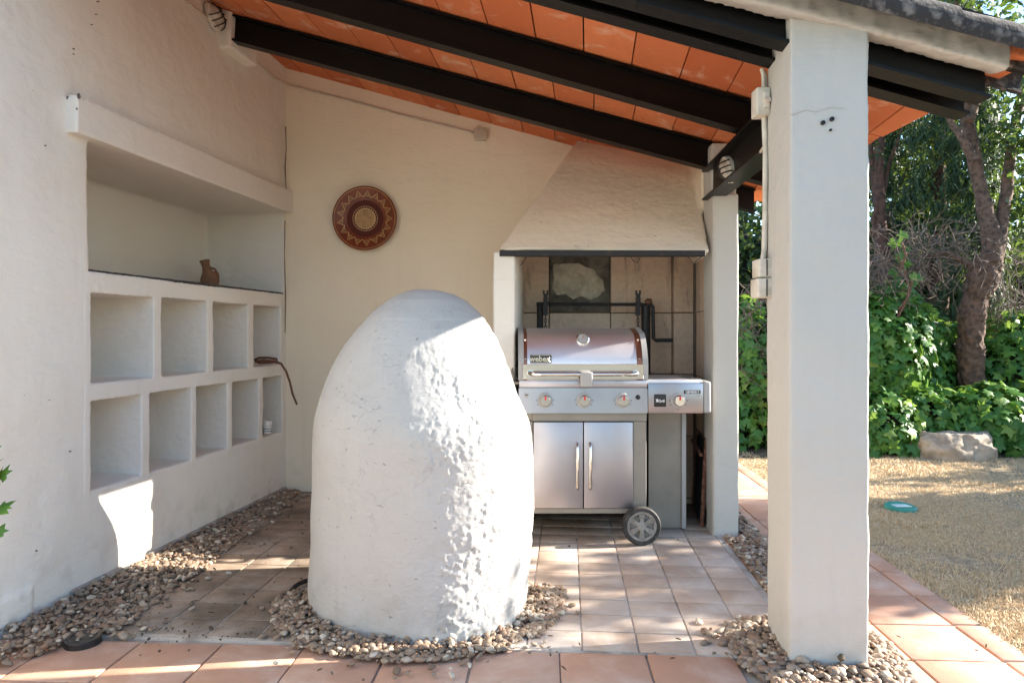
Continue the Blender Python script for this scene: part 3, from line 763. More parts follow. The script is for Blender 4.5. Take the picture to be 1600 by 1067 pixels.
# side table with burner
B().box(gx(1013.5), gx(1100), 3.76, 4.22, gz(601), gz(594.5), .005, 2).build('side_table', M_STEEL, gb)
b = B(); b.box(gx(1013), gx(1099.5), 3.725, 3.775, gz(646), gz(599), .004, 2); stf = b.build('side_panel', M_PANEL, gb)
b = B(); b.box(gx(1099.6), gx(1112.5), 3.728, 4.22, gz(646), gz(596), .014, 4); b.build('table_end_cap', M_GREYL, gb)
for i in range(3): B().box(gx(1086 + i * 7), gx(1088.5 + i * 7), 3.80, 4.1, gz(594.6), gz(593.6)).build('table_rib', M_GREYP, gb, None)
knob(1060, 625.6, 3.722, stf)
dsp = B().box(gx(1022), gx(1041), 3.719, 3.727, gz(635.5), gz(616), .005, 3).build('display', M_BLACK, stf)
text('iGrill', .019, gx(1033), 3.7182, gz(626.5), M_WHITE, dsp, bold=.0004)
b = B(); cx_, cz_ = gx(1026.5), gz(625.5)
b.hexa([Vector((cx_ + x * .008, 3.7188, cz_ + z * .008)) for x, z in ((-1, .9), (1, .9), (.2, -.1), (.9, -1), (-.9, -1), (-.2, -.1))],
       [Vector((cx_ + x * .008, 3.7178, cz_ + z * .008)) for x, z in ((-1, .9), (1, .9), (.2, -.1), (.9, -1), (-.9, -1), (-.2, -.1))]); b.build('display_icon', M_WHITE, dsp, None)
lb_ = B().box(gx(1068.8), gx(1095), 3.7235, 3.7262, gz(615.2), gz(609.8), .001, 1).build('model_plate', M_BLACK, stf)
text('GENESIS II', .0165, gx(1082), 3.7228, gz(612.6), M_WHITE, lb_, bold=.0003)
text('E-310', .009, gx(1091), 3.7246, gz(618), M_GREYP, stf)
# cabinet
b = B()
b.box(gx(832), gx(1012), 3.742, 3.775, gz(659), gz(646), .003, 1)
b.box(gx(990), gx(1011.5), 3.744, 3.80, gz(804), gz(659.2), .003, 1)
b.box(gx(826), gx(833), 3.744, 3.80, gz(804), gz(659.2), .003, 1)
b.box(gx(826), gx(990), 3.744, 3.80, gz(804), gz(795.6), .003, 1)
b.build('cabinet_frame', M_GREYP, gb)
b = B()
b.box(gx(828), gx(1009), 4.20, 4.22, gz(804), gz(660)); b.box(gx(828), gx(1009), 3.80, 4.20, gz(804), gz(799))
b.box(gx(1005), gx(1010), 3.80, 4.21, gz(804), gz(660)); b.box(gx(828), gx(832), 3.80, 4.21, gz(804), gz(660))
b.build('cabinet_body', M_GREYP, gb, None)
for x0, x1, hx in ((833.8, 911.2, 901.6), (912.8, 989.2, 921.8)):
    dd = B().box(gx(x0), gx(x1), 3.730, 3.752, gz(794.5), gz(660), .003, 2).build('door', M_DOOR, gb)
    X = gx(hx)
    B().tube([(X, 3.733, gz(693)), (X, 3.71, gz(694)), (X, 3.698, gz(699)), (X, 3.695, gz(728)), (X, 3.698, gz(758)), (X, 3.71, gz(763)), (X, 3.733, gz(764))], .0088, 10).build('handle', M_CHROME, dd, 60)
# legs and base panel under the side table
B().box(gx(826), gx(831), 3.76, 3.80, .0, gz(803), .003, 1).build('leg', M_GREYP, gb)
B().box(gx(826), gx(831), 4.17, 4.21, .0, gz(803), .003, 1).build('leg', M_GREYP, gb)
B().box(gx(1008), gx(1013), 4.17, 4.21, .0, gz(803), .003, 1).build('leg', M_GREYP, gb)
b = B(); xa, xb_ = P(1013, 0, 3.99).x, P(1064, 0, 3.99).x
b.box(xa, xb_, 3.985, 4.0, .008, .72, .002, 1); b.build('tank_panel', M_GREYP, gb)
b = B(); b.box(xb_, xb_ + .026, 3.97, 4.20, .008, .72, .004, 2); b.build('tank_post', M_GREYL, gb)
# wheel
wc = Vector((P(1002, 0, 3.70).x, 3.70, .1035)); 
wh = B().lathe([(.080, -.022), (.098, -.024), (.1035, -.016), (.1035, .016), (.098, .024), (.082, .024), (.080, .018), (.080, -.022)], wc, (0, -1, 0), 40).build('wheel', M_RUBBER, gb)
b = B(); b.lathe([(.081, .016), (.0795, .021), (.066, .021), (.064, .012), (.064, .0), (.081, .0)], wc, (0, -1, 0), 40)
b.lathe([(0, .026), (.020, .025), (.026, .020), (.028, .006), (0, .006)], wc, (0, -1, 0), 24)
for k in range(6):
    a = R(90 + 60 * k); d = Vector((math.cos(a), 0, math.sin(a))); t = Vector((-d.z, 0, d.x))
    q0, q1 = wc + d * .02, wc + d * .067; f0, f1 = Vector((0, -.021, 0)), Vector((0, -.004, 0))
    b.hexa([q0 + t * .011 + f1, q0 - t * .011 + f1, q1 - t * .018 + f1, q1 + t * .018 + f1], [q0 + t * .009 + f0, q0 - t * .009 + f0, q1 - t * .016 + f0, q1 + t * .016 + f0])
b.lathe([(0, .003), (.066, .003)], wc, (0, -1, 0), 24)
b.build('rim', M_HUB, wh, 30)
b = B()
for k in range(6):
    a = R(90 + 60 * k); d = Vector((math.cos(a), 0, math.sin(a))); q_ = wc + d * .048 + Vector((0, -.0215, 0))
    b.lathe([(0, .002), (.006, .002), (.0065, 0)], q_, (0, -1, 0), 10)
b.build('rim_boss', M_GREYP, wh)['kind'] = 'stuff'
b = B(); b.tube([wc + Vector((0, .0, 0)), wc + Vector((0, .46, 0))], .008, 8); b.box(wc.x - .02, wc.x + .02, 3.75, 3.80, .09, gz(803)); b.build('axle', M_GREYP, gb)
# gas hose fitting at the left end
b = B(); q_ = [P(809, 593, 3.86), P(803, 590, 3.84), P(800, 580, 3.84), P(801, 574, 3.86), P(806, 578, 3.9)]
b.tube(q_, .006, 6); b.box(P(800, 0, 3.8).x, P(811, 0, 3.8).x, 3.79, 3.87, gz(602), gz(598), .002, 1); b.build('side_hook', M_GREYP, gb)

# ------------------------------------------------------------------ plastered dome oven
ov = thing('dome_oven', 'tall rough white plastered dome oven standing in the middle of the porch', 'oven', (-.394, 2.95, 0))
DO = 2.95; cxp = 657
L = [(1050, 478), (960, 482), (880, 485), (800, 487), (720, 488), (668, 489), (640, 493), (610, 506), (580, 520), (545, 540), (515, 560), (490, 582), (470, 606), (458, 628), (453, 645), (452, 656)]
Rr = [(1050, 812), (960, 821), (880, 824), (800, 829), (720, 832), (668, 831), (645, 826), (620, 806), (590, 795), (560, 786), (530, 776), (508, 764), (488, 748), (470, 730), (460, 710), (454, 685), (452, 658)]
def interp(tab, y):
    for (y0, x0), (y1, x1) in zip(tab, tab[1:]):
        if y1 <= y <= y0: return x0 + (x1 - x0) * (y0 - y) / (y0 - y1)
    return tab[-1][1] if y < tab[-1][0] else tab[0][1]
NA, NH = 540, 400
b = B(); rings = []
ys = [1050 - (1050 - 452.3) * (1 - (1 - i / NH) ** 1.5) for i in range(NH + 1)]
ys = [1050 + (452.3 - 1050) * math.sin(i / NH * math.pi / 2) ** .98 if False else 1050 - (1050 - 452.3) * (i / NH if i / NH < .75 else .75 + .25 * math.sin((i / NH - .75) / .25 * math.pi / 2)) for i in range(NH + 1)]
for y in ys:
    z = CAM_H - (y - 518) / FPX * DO
    av = lambda tab: sum(interp(tab, y + o_) for o_ in (-24, -16, -8, 0, 8, 16, 24)) / 7 if y > 500 else interp(tab, y)
    hl = max((cxp - av(L)) / FPX * DO, .004); hr = max((av(Rr) - cxp) / FPX * DO, .004); hm = (hl + hr) / 2
    ring = []
    for k in range(NA):
        a = 2 * math.pi * k / NA; c_, s_ = math.cos(a), math.sin(a)
        rx = hr if c_ > 0 else hl * 1.03
        p_ = Vector(((cxp - 800) / FPX * DO + c_ * rx, DO + s_ * hm * .965 - .20 * c_ * rx * min(1, max(.1, (1.35 - z) * 1.6)), z))
        rad = Vector((c_, s_, .25)).normalized()
        amp = min(1, hm / .15)
        q_ = p_ * 1.0
        d = .014 * noise.noise(q_ * 2.3) + .007 * noise.noise(q_ * 6 + Vector((3, 1, 7)))
        n3 = noise.fractal(Vector((q_.x * 17, q_.y * 17, q_.z * 11)), 1.0, 2.1, 3)
        rough = .06 + .94 * max(0, min(1, (c_ * 1.0 + .05) * 3)) * max(0, min(1, (1.28 - z) * 6))      # relief raised on the right flank, where the sun rakes across
        fl_ = noise.fractal(Vector((q_.x * 38 + 5, q_.y * 38, q_.z * 27)), .8, 2.2, 4); fl_ = max(0, min(1, (fl_ - .02) * 5))
        d += .0046 * rough * fl_ * max(0, min(1, .6 + 1.5 * noise.noise(q_ * 5 + Vector((9, 2, 4)))))
        d += .0015 * rough * max(-.5, min(.9, n3)) + .0016 * noise.noise(q_ * 60) * rough * (1 if n3 > -.1 else .4)
        p_ += rad * d * amp
        ring.append(b.bm.verts.new(p_))
    rings.append(ring)
for A_, C_ in zip(rings, rings[1:]):
    for k in range(NA): b.bm.faces.new((A_[k], A_[(k + 1) % NA], C_[(k + 1) % NA], C_[k]))
b.bm.faces.new(rings[-1])
me = b.mesh('dome'); me.shade_smooth()
link('dome', me, ov, mat=M_OVEN)

# ------------------------------------------------------------------ pebbles
bm_ = bmesh.new(); bmesh.ops.create_icosphere(bm_, subdivisions=2, radius=1)
icoV = np.array([v.co[:] for v in bm_.verts]); icoF = np.array([[v.index for v in f.verts] for f in bm_.faces]); bm_.free()
m, n, l, bs = newmat('pebble'); p_, g_ = pos(n)
cr = n.new('ShaderNodeValToRGB'); cr.color_ramp.interpolation = 'LINEAR'
els = [(0, (.16, .10, .062)), (.2, (.27, .185, .12)), (.38, (.23, .13, .08)), (.55, (.31, .23, .16)), (.7, (.115, .082, .058)), (.86, (.37, .285, .21)), (1, (.58, .50, .40))]
cr.color_ramp.elements[0].position, cr.color_ramp.elements[0].color = els[0][0], (*els[0][1], 1)
cr.color_ramp.elements[1].position, cr.color_ramp.elements[1].color = 1, (*els[-1][1], 1)
for p0, c0 in els[1:-1]:
    e = cr.color_ramp.elements.new(p0); e.color = (*c0, 1)
l.new(g_.outputs['Random Per Island'], cr.inputs[0])
cc = mixc(n, l, ramp(n, l, noise_n(n, l, p_, 70, 5), .45, .7, 0, .5), cr.outputs[0], (.22, .17, .13))
l.new(cc, bs.inputs['Base Color']); bs.inputs['Roughness'].default_value = .65; bump(n, l, bs, noise_n(n, l, p_, 160, 4), .2, .002); M_PEB = m
def pebbles(label, pts, size, cat='pebbles'):
    pts = np.asarray(pts); N = len(pts)
    s = size * (.42 + .95 * rng.random(N) ** 1.7)
    A = rot_from(np.stack([rng.normal(0, .35, N), rng.normal(0, .35, N), np.ones(N)], 1), rng.random(N) * 6.28)
    D = np.stack([s * rng.uniform(.8, 1.3, N), s * rng.uniform(.55, .95, N), s * rng.uniform(.30, .58, N)], 1)
    M_ = A * D[:, None, :]
    V = icoV * (1 + .10 * np.sin(icoV[:, [1]] * 3 + 1) * np.cos(icoV[:, [0]] * 2.5))
    me = inst_mesh('pebbles', V, icoF, M_, pts); me.shade_smooth()
    return tag(link('pebbles', me, None, mat=M_PEB), label, cat, kind='stuff')
# along the wall
pts = []
while len(pts) < 3900:
    y = random.uniform(2.05, 4.9); xw = wall_x(y) + .02; e = -1.55 + .05 * noise.noise((y * 2.2, 0, 0)) + (.08 if y < 2.6 else 0)
    f = random.random(); x = xw + (e + .05 - xw) * f
    if y < plat_front(x) - .02 and x > -1.62 - (2.5 - y) * .9: continue
    hgt = .026 * (1 - f ** 2.5)
    pts.append((x, y, .006 + random.random() * hgt))
for _ in range(60):
    y = random.uniform(2.6, 4.8); pts.append((-1.5 + abs(random.gauss(0, .09)), y, .008))
pebbles('strip of mixed river pebbles along the foot of the pigeonhole wall', pts, .0150)
# round the oven
pts = []
while len(pts) < 2300:
    a = random.uniform(175, 372); rr = .44 + .20 * random.random() ** .8
    lim = .585 + .05 * noise.noise((math.cos(R(a)) * 2, math.sin(R(a)) * 2, 4)) + (.04 if a > 320 else 0) + (.03 if a < 220 else 0)
    if rr > lim: continue
    fade = max(0, min(1, (rr - .45) / .15))
    pts.append((-.394 + rr * math.cos(R(a)), 2.95 + rr * math.sin(R(a)), .008 + random.random() * .030 * (1 - fade ** 1.5)))
for _ in range(50):
    a = random.uniform(190, 360); rr = .6 + abs(random.gauss(0, .05)); pts.append((-.394 + rr * math.cos(R(a)), 2.95 + rr * math.sin(R(a)), .008))
pebbles('heap of river pebbles ringed round the foot of the dome oven', pts, .0140)
# round the front pillar
pts = []
while len(pts) < 2100:
    x = random.uniform(.70, 1.45); y = random.uniform(2.05, 2.74)
    u = x - (.95 + (y - 2.33) * .07); v = y - (2.33 - (x - .95) * .17)
    dx = max(-u, u - .25, 0); dy = max(-v, v - .26, 0); d = math.hypot(dx, dy)
    if dx == 0 and dy == 0: continue
    lim = .155 + .04 * noise.noise((x * 5, y * 5, 2))
    if d > lim: continue
    pts.append((x, y, .006 + random.random() * .035 * (1 - (d / lim) ** 1.6)))
for _ in range(25): pts.append((random.uniform(.70, .85), random.uniform(2.4, 2.7), .008))
pebbles('mound of river pebbles round the foot of the thick front pillar', pts, .0168)
# between the slim pillar and the path
pts = []
while len(pts) < 900:
    y = 2.75 + 1.75 * random.random(); x0 = plat_right(y) + .03; wdt = .05 + .17 * max(0, min(1, (y - 3.0) / .8))
    x = x0 + random.random() * wdt
    if 3.82 < y < 4.12 and x < 1.30: continue
    pts.append((x, y, -.004 + random.random() * .022))
for _ in range(60): 
    y = random.uniform(2.9, 3.9); pts.append((plat_right(y) + .05 + abs(random.gauss(0, .12)), y, .004))
pebbles('grey pebbles between the slim pillar and the side path', pts, .0165)

# ------------------------------------------------------------------ wall plate
pc = P(571, 342, back_y(-1.05) - .035); pr_ = 50 / FPX * pc.y
plt = thing('wall_plate', 'large brown glazed plate with a yellow zigzag sun pattern hung on the back wall', 'plate', pc)
m_rim = plain('brown_glaze', (.20, .040, .014), .35, 0, (.13, .026, .010), 18, .15, 40)
m_ctr = plain('ochre_glaze', (.40, .22, .08), .55, 0, (.25, .14, .05), 26)
m_yel = plain('yellow_slip', (.62, .40, .17), .4, 0, (.46, .28, .11), 30)
m_drk = plain('dark_glaze', (.085, .017, .009), .6, spec=.2)
N0 = (0, -1, 0)
pb = B().lathe([(0, .004), (.40 * pr_, .004), (.58 * pr_, .010), (.66 * pr_, .020), (.92 * pr_, .030), (.96 * pr_, .036), (pr_, .032), (pr_, .024), (.6 * pr_, -.004), (.4 * pr_, -.02), (0, -.02)], pc, N0, 64).build('plate_body', m_rim, plt, 40)
B().lathe([(.30 * pr_, .0055), (0, .0058)], pc, N0, 40).build('centre_disc', m_ctr, plt)
B().lathe([(.33 * pr_, .0054), (.57 * pr_, .0112)], pc, N0, 48).build('dark_ring', m_drk, plt)
b = B()
for r0, w_ in ((.31, .012), (.385, .006), (.945, .006)):
    hh = .006 if r0 < .4 else .0365 if r0 > .9 else .03
    hh = .0075 if r0 < .4 else .0345
    b.lathe([((r0 - w_) * pr_, hh), ((r0 + w_) * pr_, hh + (.0003 if r0 < .9 else .001))], pc, N0, 60)
for k in range(26):
    a = 2 * math.pi * k / 26; c = pc + Vector((math.cos(a), 0, math.sin(a))) * .345 * pr_ + Vector((0, -.0075, 0))
    b.lathe([(0, .001), (.012 * pr_, .001), (.013 * pr_, 0)], c, N0, 6)
b.build('yellow_line', m_yel, plt)
nz = 17
for k in range(nz):
    a0, a1, a2 = (2 * math.pi * (k + f_) / nz + .17 for f_ in (.04, .5, .96))
    yr = lambda r_: -(.020 + (r_ - .66) / .26 * .010 + .0022)
    pt_ = lambda a, r_: pc + Vector((math.cos(a) * r_ * pr_, yr(r_), math.sin(a) * r_ * pr_))
    zt_ = B(); tri = [pt_(a0, .665), pt_(a1, .86), pt_(a2, .665)]
    zt_.tube(tri, .0038, 5)
    cx3 = (tri[0] + tri[1] + tri[2]) / 3
    zt_.tube([cx3.lerp(t_, .45) for t_ in (tri[0], tri[1], tri[2], tri[0])], .0024, 5)
    zt_.build('zigzag_ray', m_yel, plt)

# ------------------------------------------------------------------ things in the niche and pigeonholes
jp = WP(4.58, .36, 1.431); jp = Vector((P(328, 0, 4.62).x, 4.62, 1.431))
jug = thing('clay_jug', 'small brown clay jug with a tilted neck on the dark ledge of the niche', 'jug', jp)
b = B(); b.lathe([(0, 0), (.042, 0), (.056, .03), (.060, .065), (.052, .10), (.034, .125)], jp, (0, 0, 1), 24)
b.lathe([(.045, -.03), (.032, 0), (.026, .03), (.028, .055), (.034, .075), (.026, .075), (.02, .05), (0, .05)], jp + Vector((-.018, 0, .125)), (-.25, 0, 1), 20)
bo = b.build('body', M_CLAY, jug, 60)
B().tube([jp + Vector((.0, -.005, .15)), jp + Vector((.035, -.005, .14)), jp + Vector((.055, 0, .105)), jp + Vector((.056, 0, .07))], .008, 8).build('handle', M_CLAY, jug, 60)
cup = thing('ceramic_cup', 'small white ringed ceramic cup in the far bottom pigeonhole', 'cup', (P(417, 0, 4.72).x, 4.72, .446))
pc2 = Vector((P(417, 0, 4.72).x, 4.72, .449))
B().lathe([(0, 0), (.026, 0), (.028, .01), (.025, .016), (.030, .024), (.027, .034), (.032, .042), (.029, .052), (.034, .062), (.034, .085), (.030, .085), (.028, .06), (0, .055)], pc2, (0, 0, 1), 24).build('body', M_CUP, cup, 30)
b = B()
for h_ in (.017, .035, .053): b.lathe([(.0282, h_ - .002), (.0305, h_), (.0282, h_ + .002)], pc2, (0, 0, 1), 24)
b.build('dark_band', M_IRON, cup)
sp = thing('leather_strap', 'brown leather strap hanging over the edge of the far upper pigeonhole', 'strap', P(440, 570, 4.72))
b = B(); b.tube([P(399, 565, 4.62), P(412, 564, 4.62), P(428, 565, 4.60), P(439, 568, 4.60), P(447, 580, 4.62), P(453, 597, 4.64), P(457, 615, 4.65), P(464, 632, 4.66)], [.010, .012, .011, .009, .008, .0075, .0075, .007], 8)
b.build('band', M_LEATHER, sp, 60)
b = B(); b.tube([P(398, 562, 4.66), P(405, 559, 4.64), P(420, 559, 4.63), P(432, 561, 4.62), P(434, 565, 4.6), P(420, 567, 4.6), P(404, 567, 4.62)], .008, 8)
b.build('loop', M_LEATHER, sp, 60)

# ------------------------------------------------------------------ electrics
def bulkhead(label, c, nrm, up, s):
    t = thing('bulkhead_lamp', label, 'lamp', c); nrm = Vector(nrm).normalized(); up = Vector(up).normalized(); sd_ = nrm.cross(up).normalized(); up = sd_.cross(nrm)
    def oval(sx, sy, h, n_=24): return [c + sd_ * math.cos(2 * math.pi * k / n_) * sx + up * math.sin(2 * math.pi * k / n_) * sy + nrm * h for k in range(n_)]
    def loft(levels):
        b = B(); rg = [[b.bm.verts.new(p) for p in oval(*lv)] for lv in levels]
        for A_, C_ in zip(rg, rg[1:]):
            for k in range(24): b.bm.faces.new((A_[k], A_[(k + 1) % 24], C_[(k + 1) % 24], C_[k]))
        b.bm.faces.new(rg[-1]); return b
    loft([(s * .62, s, 0), (s * .62, s, .018), (s * .56, s * .94, .028)]).build('base', M_BOX, t)
    loft([(s * .5, s * .86, .026), (s * .48, s * .83, s * .35), (s * .38, s * .68, s * .6), (s * .2, s * .4, s * .74), (s * .02, s * .05, s * .78)]).build('glass', M_GLASS, t, 60)
    b = B()
    for q_ in (-.42, 0, .42):
        b.tube([c + sd_ * s * .6 + up * q_ * s + nrm * .02, c + sd_ * s * .52 + up * q_ * s * .95 + nrm * s * .5, c + sd_ * s * .25 + up * q_ * s * .9 + nrm * s * .83, c - sd_ * s * .25 + up * q_ * s * .9 + nrm * s * .83, c - sd_ * s * .52 + up * q_ * s * .95 + nrm * s * .5, c - sd_ * s * .6 + up * q_ * s + nrm * .02], .0035, 5)
    b.tube([c + up * s + nrm * .02, c + up * s * .85 + nrm * s * .55, c + up * s * .4 + nrm * s * .87, c - up * s * .4 + nrm * s * .87, c - up * s * .85 + nrm * s * .55, c - up * s + nrm * .02], .0035, 5)
    b.build('cage', M_IRON, t); return t
yl = 2.3057 / (.4411 + .135)
lc = WP(4.0, -.012, 2.985)
bulkhead('caged bulkhead lamp high on the left house wall under the ceiling', lc, -WN, (.1, .6, -.5), .085)
bulkhead('caged bulkhead lamp on the steel header beside the slim pillar', Vector((1.122, 3.52, 1.982)), (-1, -.25, -.1), (0, .35, 1), .075)
def wl(px, py, off=.012):
    y = 2.3057 / ((800 - px) / FPX + .135); v = P(px, py, y); return v - WN * off
def wb(px, py, off=.012):
    y = 4.93; v = P(px, py, y); v.y = back_y(v.x) - off; f_ = v.y / y; return Vector((P(px, py, v.y).x, v.y, P(px, py, v.y).z))
cab = thing('wall_cable', 'painted cable running from the wall lamp round the corner to the junction box', 'cable', wl(345, 45))
cpts = [wl(262, -22), wl(283, 0), wl(312, 22), wl(345, 48), wl(370, 72, .016), wl(395, 95), wl(425, 121), wb(452, 134, .03), wb(500, 146), wb(560, 161), wb(600, 172), wb(640, 183), wb(690, 195), wb(740, 208)]
B().tube(cpts, .0075, 8).build('cable', M_CABLE, cab, 60)
jc = wb(751, 212, .0)
jb = thing('junction_box', 'small square painted junction box on the back wall at the cable end', 'junction box', jc)
B().box(jc.x - .040, jc.x + .040, jc.y - .038, jc.y + .01, jc.z - .040, jc.z + .040, .005, 2).build('box', M_CABLE, jb)
B().box(jc.x - .043, jc.x + .043, jc.y - .046, jc.y - .037, jc.z - .043, jc.z + .043, .005, 2).build('lid', M_CABLE, jb)
# conduit and boxes on the front pillar's inner edge
yc = 2.585
con = thing('pillar_conduit', 'painted cable conduit running down the inner side of the front pillar', 'conduit', P(1192, 250, yc))
b = B(); X = lambda px: P(px, 0, yc).x
b.tube([P(1190, 108, yc), P(1193, 118, yc), P(1193, 142, yc)], .008, 8); b.tube([P(1194.5, 112, yc + .012), P(1197, 122, yc + .01), P(1197, 142, yc + .01)], .006, 8)
b.tube([P(1194, 182, yc), P(1196, 240, yc), P(1195.5, 330, yc), P(1194, 392, yc), P(1192, 408, yc)], .010, 10)
b.build('pipe', M_BOX, con, 60)
def ebox(name, label, px0, px1, py0, py1, d, y0=yc):
    a, c = P(px0, py1, y0), P(px1, py0, y0)
    t = thing(name, label, 'socket box', ((a.x + c.x) / 2, y0, a.z))
    B().box(a.x, c.x, y0 - d, y0 + .03, a.z, c.z, .006, 3).build('box', M_BOX, t)
    return t, a, c
t, a, c = ebox('switch_box', 'weathered plastic switch box high on the inner edge of the front pillar', 1177.5, 1199, 141, 184, .035)
B().box((a.x + c.x) / 2 - .004, c.x - .006, yc - .046, yc - .034, a.z + .025, c.z - .02, .004, 2).build('cover', M_BOX, t)
B().lathe([(0, .012), (.010, .010), (.014, 0)], ((a.x + c.x) / 2 + .010, yc - .045, (a.z + c.z) / 2), (0, -1, 0), 14).build('button', M_CABLE, t)
t, a, c = ebox('socket_box', 'upper of the two stacked socket boxes below the pillar conduit', 1179, 1203, 406, 434.5, .05)
B().box(a.x + .026, a.x + .030, yc - .0525, yc - .049, a.z + .004, c.z - .004).build('seam', M_IRON, t, None)
t, a, c = ebox('socket_box', 'lower of the two stacked socket boxes, slightly wider, below the pillar conduit', 1176.5, 1204.5, 436, 466, .055)
B().box(a.x + .030, a.x + .034, yc - .0575, yc - .054, a.z + .004, c.z - .004).build('seam', M_IRON, t, None)
# lamp feed along the header
lfc = thing('lamp_cable', 'thin cable along the steel header from the far lamp to the front pillar', 'cable', P(1150, 262, 3.6))
B().tube([P(1145, 264, 3.70), P(1158, 261, 3.55), P(1170, 254, 3.35), P(1184, 244, 3.1), P(1192, 232, 2.75)], .006, 6).build('cable', M_CABLE, lfc, 60)

# ------------------------------------------------------------------ small things on the ground
dc = G(130, 1000, .008)
dcv = thing('drain_cap', 'round black plastic drain cap lying on pebbles near the left wall', 'drain cap', dc)
B().lathe([(0, .012), (.042, .012), (.046, .015), (.055, .015), (.060, .011), (.061, -.012), (0, -.012)], dc, (.05, -.05, 1), 32).build('cap', M_BLACK, dcv)
b = B()
for a in (20, 140, 260):
    q_ = dc + Vector((math.cos(R(a)) * .026, math.sin(R(a)) * .026, .013)); b.lathe([(0, .003), (.006, .003), (.007, 0)], q_, (.05, -.05, 1), 10)
b.build('screw', M_GREYP, dcv)
hs = thing('hose_end', 'short bent black hose end on the floor left of the oven', 'hose', G(470, 914))
B().tube([G(455, 923, .012), G(460, 916, .016), G(468, 911, .024), G(478, 907, .022), G(490, 904, .014), G(515, 900, .012)], .0105, 10).build('hose', M_BLACK, hs, 60)
lc_ = Vector((G(1407, 793).x, G(1407, 793).y, .0))
ld = thing('irrigation_lid', 'round turquoise irrigation valve lid set in the dry lawn', 'lid', lc_)
B().lathe([(0, .016), (.075, .015), (.082, .018), (.095, .012), (.098, -.01)], lc_ , (0, -.06, 1), 32).build('cover', M_GREEN, ld)
b = B()
for i in range(-2, 3): b.tube([lc_ + Vector((-.05, i * .022, .017 - i * .0012)), lc_ + Vector((.05, i * .022, .017 - i * .0012))], .003, 5)
b.build('grip_rib', M_WHITE, ld)
# dry leaves and crumbs
def dryleaf_mesh():
    b = B(); v = [(-.5, 0, .0), (-.2, .2, .12), (.2, .18, .1), (.5, 0, .02), (.2, -.18, .12), (-.2, -.2, .1)]
    c0 = b.bm.verts.new((0, 0, -.02)); vv = [b.bm.verts.new(p) for p in v]
    for i in range(6): b.bm.faces.new((c0, vv[i], vv[(i + 1) % 6]))
    return b.mesh('dry_leaf')
dl = dryleaf_mesh(); dl.materials.append(plain('dry_leaf', (.20, .11, .05), .9, 0, (.12, .06, .03), 40))
spots = [(335, 890), (390, 945), (467, 885), (880, 940), (1023, 1021), (1051, 1030), (1110, 985), (905, 1008), (250, 985), (290, 975), (260, 968), (305, 940), (352, 855), (380, 870), (430, 850), (880, 1045), (1404, 996), (1540, 1010), (500, 1048), (545, 1040), (640, 1050), (330, 958), (1060, 1000), (860, 995), (415, 880)]
for px, py in spots:
    p_ = G(px, py, .004); o = link('dry_leaf', dl, None, p_ + Vector((0, 0, .004)))
    s_ = random.uniform(.016, .034); o.scale = (s_, s_ * random.uniform(.5, .9), s_); o.rotation_euler = (random.uniform(-.4, .4), random.uniform(-.4, .4), random.uniform(0, 6.28))
    tag(o, 'small curled brown dry leaf lying on the terracotta floor', 'leaf', 'dry leaves scattered on the floor')
# crumbs of soil on the tiles
pts = []
for cx_, cy_, k, s_ in ((-1.25, 2.60, 60, .12), (-.98, 2.62, 25, .1), (-1.15, 3.0, 25, .25), (.12, 2.47, 12, .06), (-.95, 2.9, 30, .08), (.55, 3.9, 30, .3), (-1.3, 3.6, 35, .3), (-1.0, 4.2, 70, .35)):
    for _ in range(k):
        x_, y_ = random.gauss(cx_, s_), random.gauss(cy_, s_ * .5)
        if x_ > wall_x(y_) + .05: pts.append((x_, y_, .004))
pts = np.array(pts); N = len(pts); s = .0016 + .005 * rng.random(N) ** 2.5
me = inst_mesh('soil_crumbs', icoV, icoF, rot_from(rng.normal(0, 1, (N, 3)), rng.random(N)) * s[:, None, None] * np.array([1.2, .9, .7]), pts)
tag(link('soil_crumbs', me, None, mat=M_SOIL), 'crumbs of dark soil scattered over the porch tiles', 'soil', kind='stuff')

# ------------------------------------------------------------------ planting
def leafshape(kind):
    if kind == 'ivy':
        o = [(0, -.1), (.28, -.32), (.5, -.08), (.36, .1), (.62, .42), (.24, .42), (0, .85), (-.24, .42), (-.62, .42), (-.36, .1), (-.5, -.08), (-.28, -.32)]
        V = [(0, .15, .06)] + [(x, y, -.22 * (x * x + (y - .15) ** 2)) for x, y in o]; n_ = len(o)
        return np.array(V), np.array([(0, 1 + i, 1 + (i + 1) % n_) for i in range(n_)])
    if kind == 'oval':
        V = [(0, -.5, 0), (.26, -.15, .05), (.24, .2, .05), (0, .55, -.08), (-.24, .2, .05), (-.26, -.15, .05)]
        return np.array(V), np.array([(0, 1, 2, 3), (0, 3, 4, 5)])
    V = [(0, -.5, 0), (.09, 0, .02), (0, .6, -.06), (-.09, 0, .02)]
    return np.array(V), np.array([(0, 1, 2, 3)])
def ell_pts(c, r, n_, shell=.35, front=True):
    d = rng.normal(0, 1, (n_ * 3, 3)); d /= np.linalg.norm(d, axis=1, keepdims=True)
    if front: d = d[(d[:, 1] < .35)]
    d = d[:n_]
    rad = 1 - shell * rng.random(len(d)) ** 1.5
    lump = np.array([1 + .16 * noise.noise((v[0] * 2.4 + c[0], v[1] * 2.4, v[2] * 2.4 + c[2])) + .10 * noise.noise((v[0] * 6 + c[0], v[1] * 6, v[2] * 6)) for v in d])
    return np.array(c) + d * np.array(r) * (rad * lump)[:, None], d
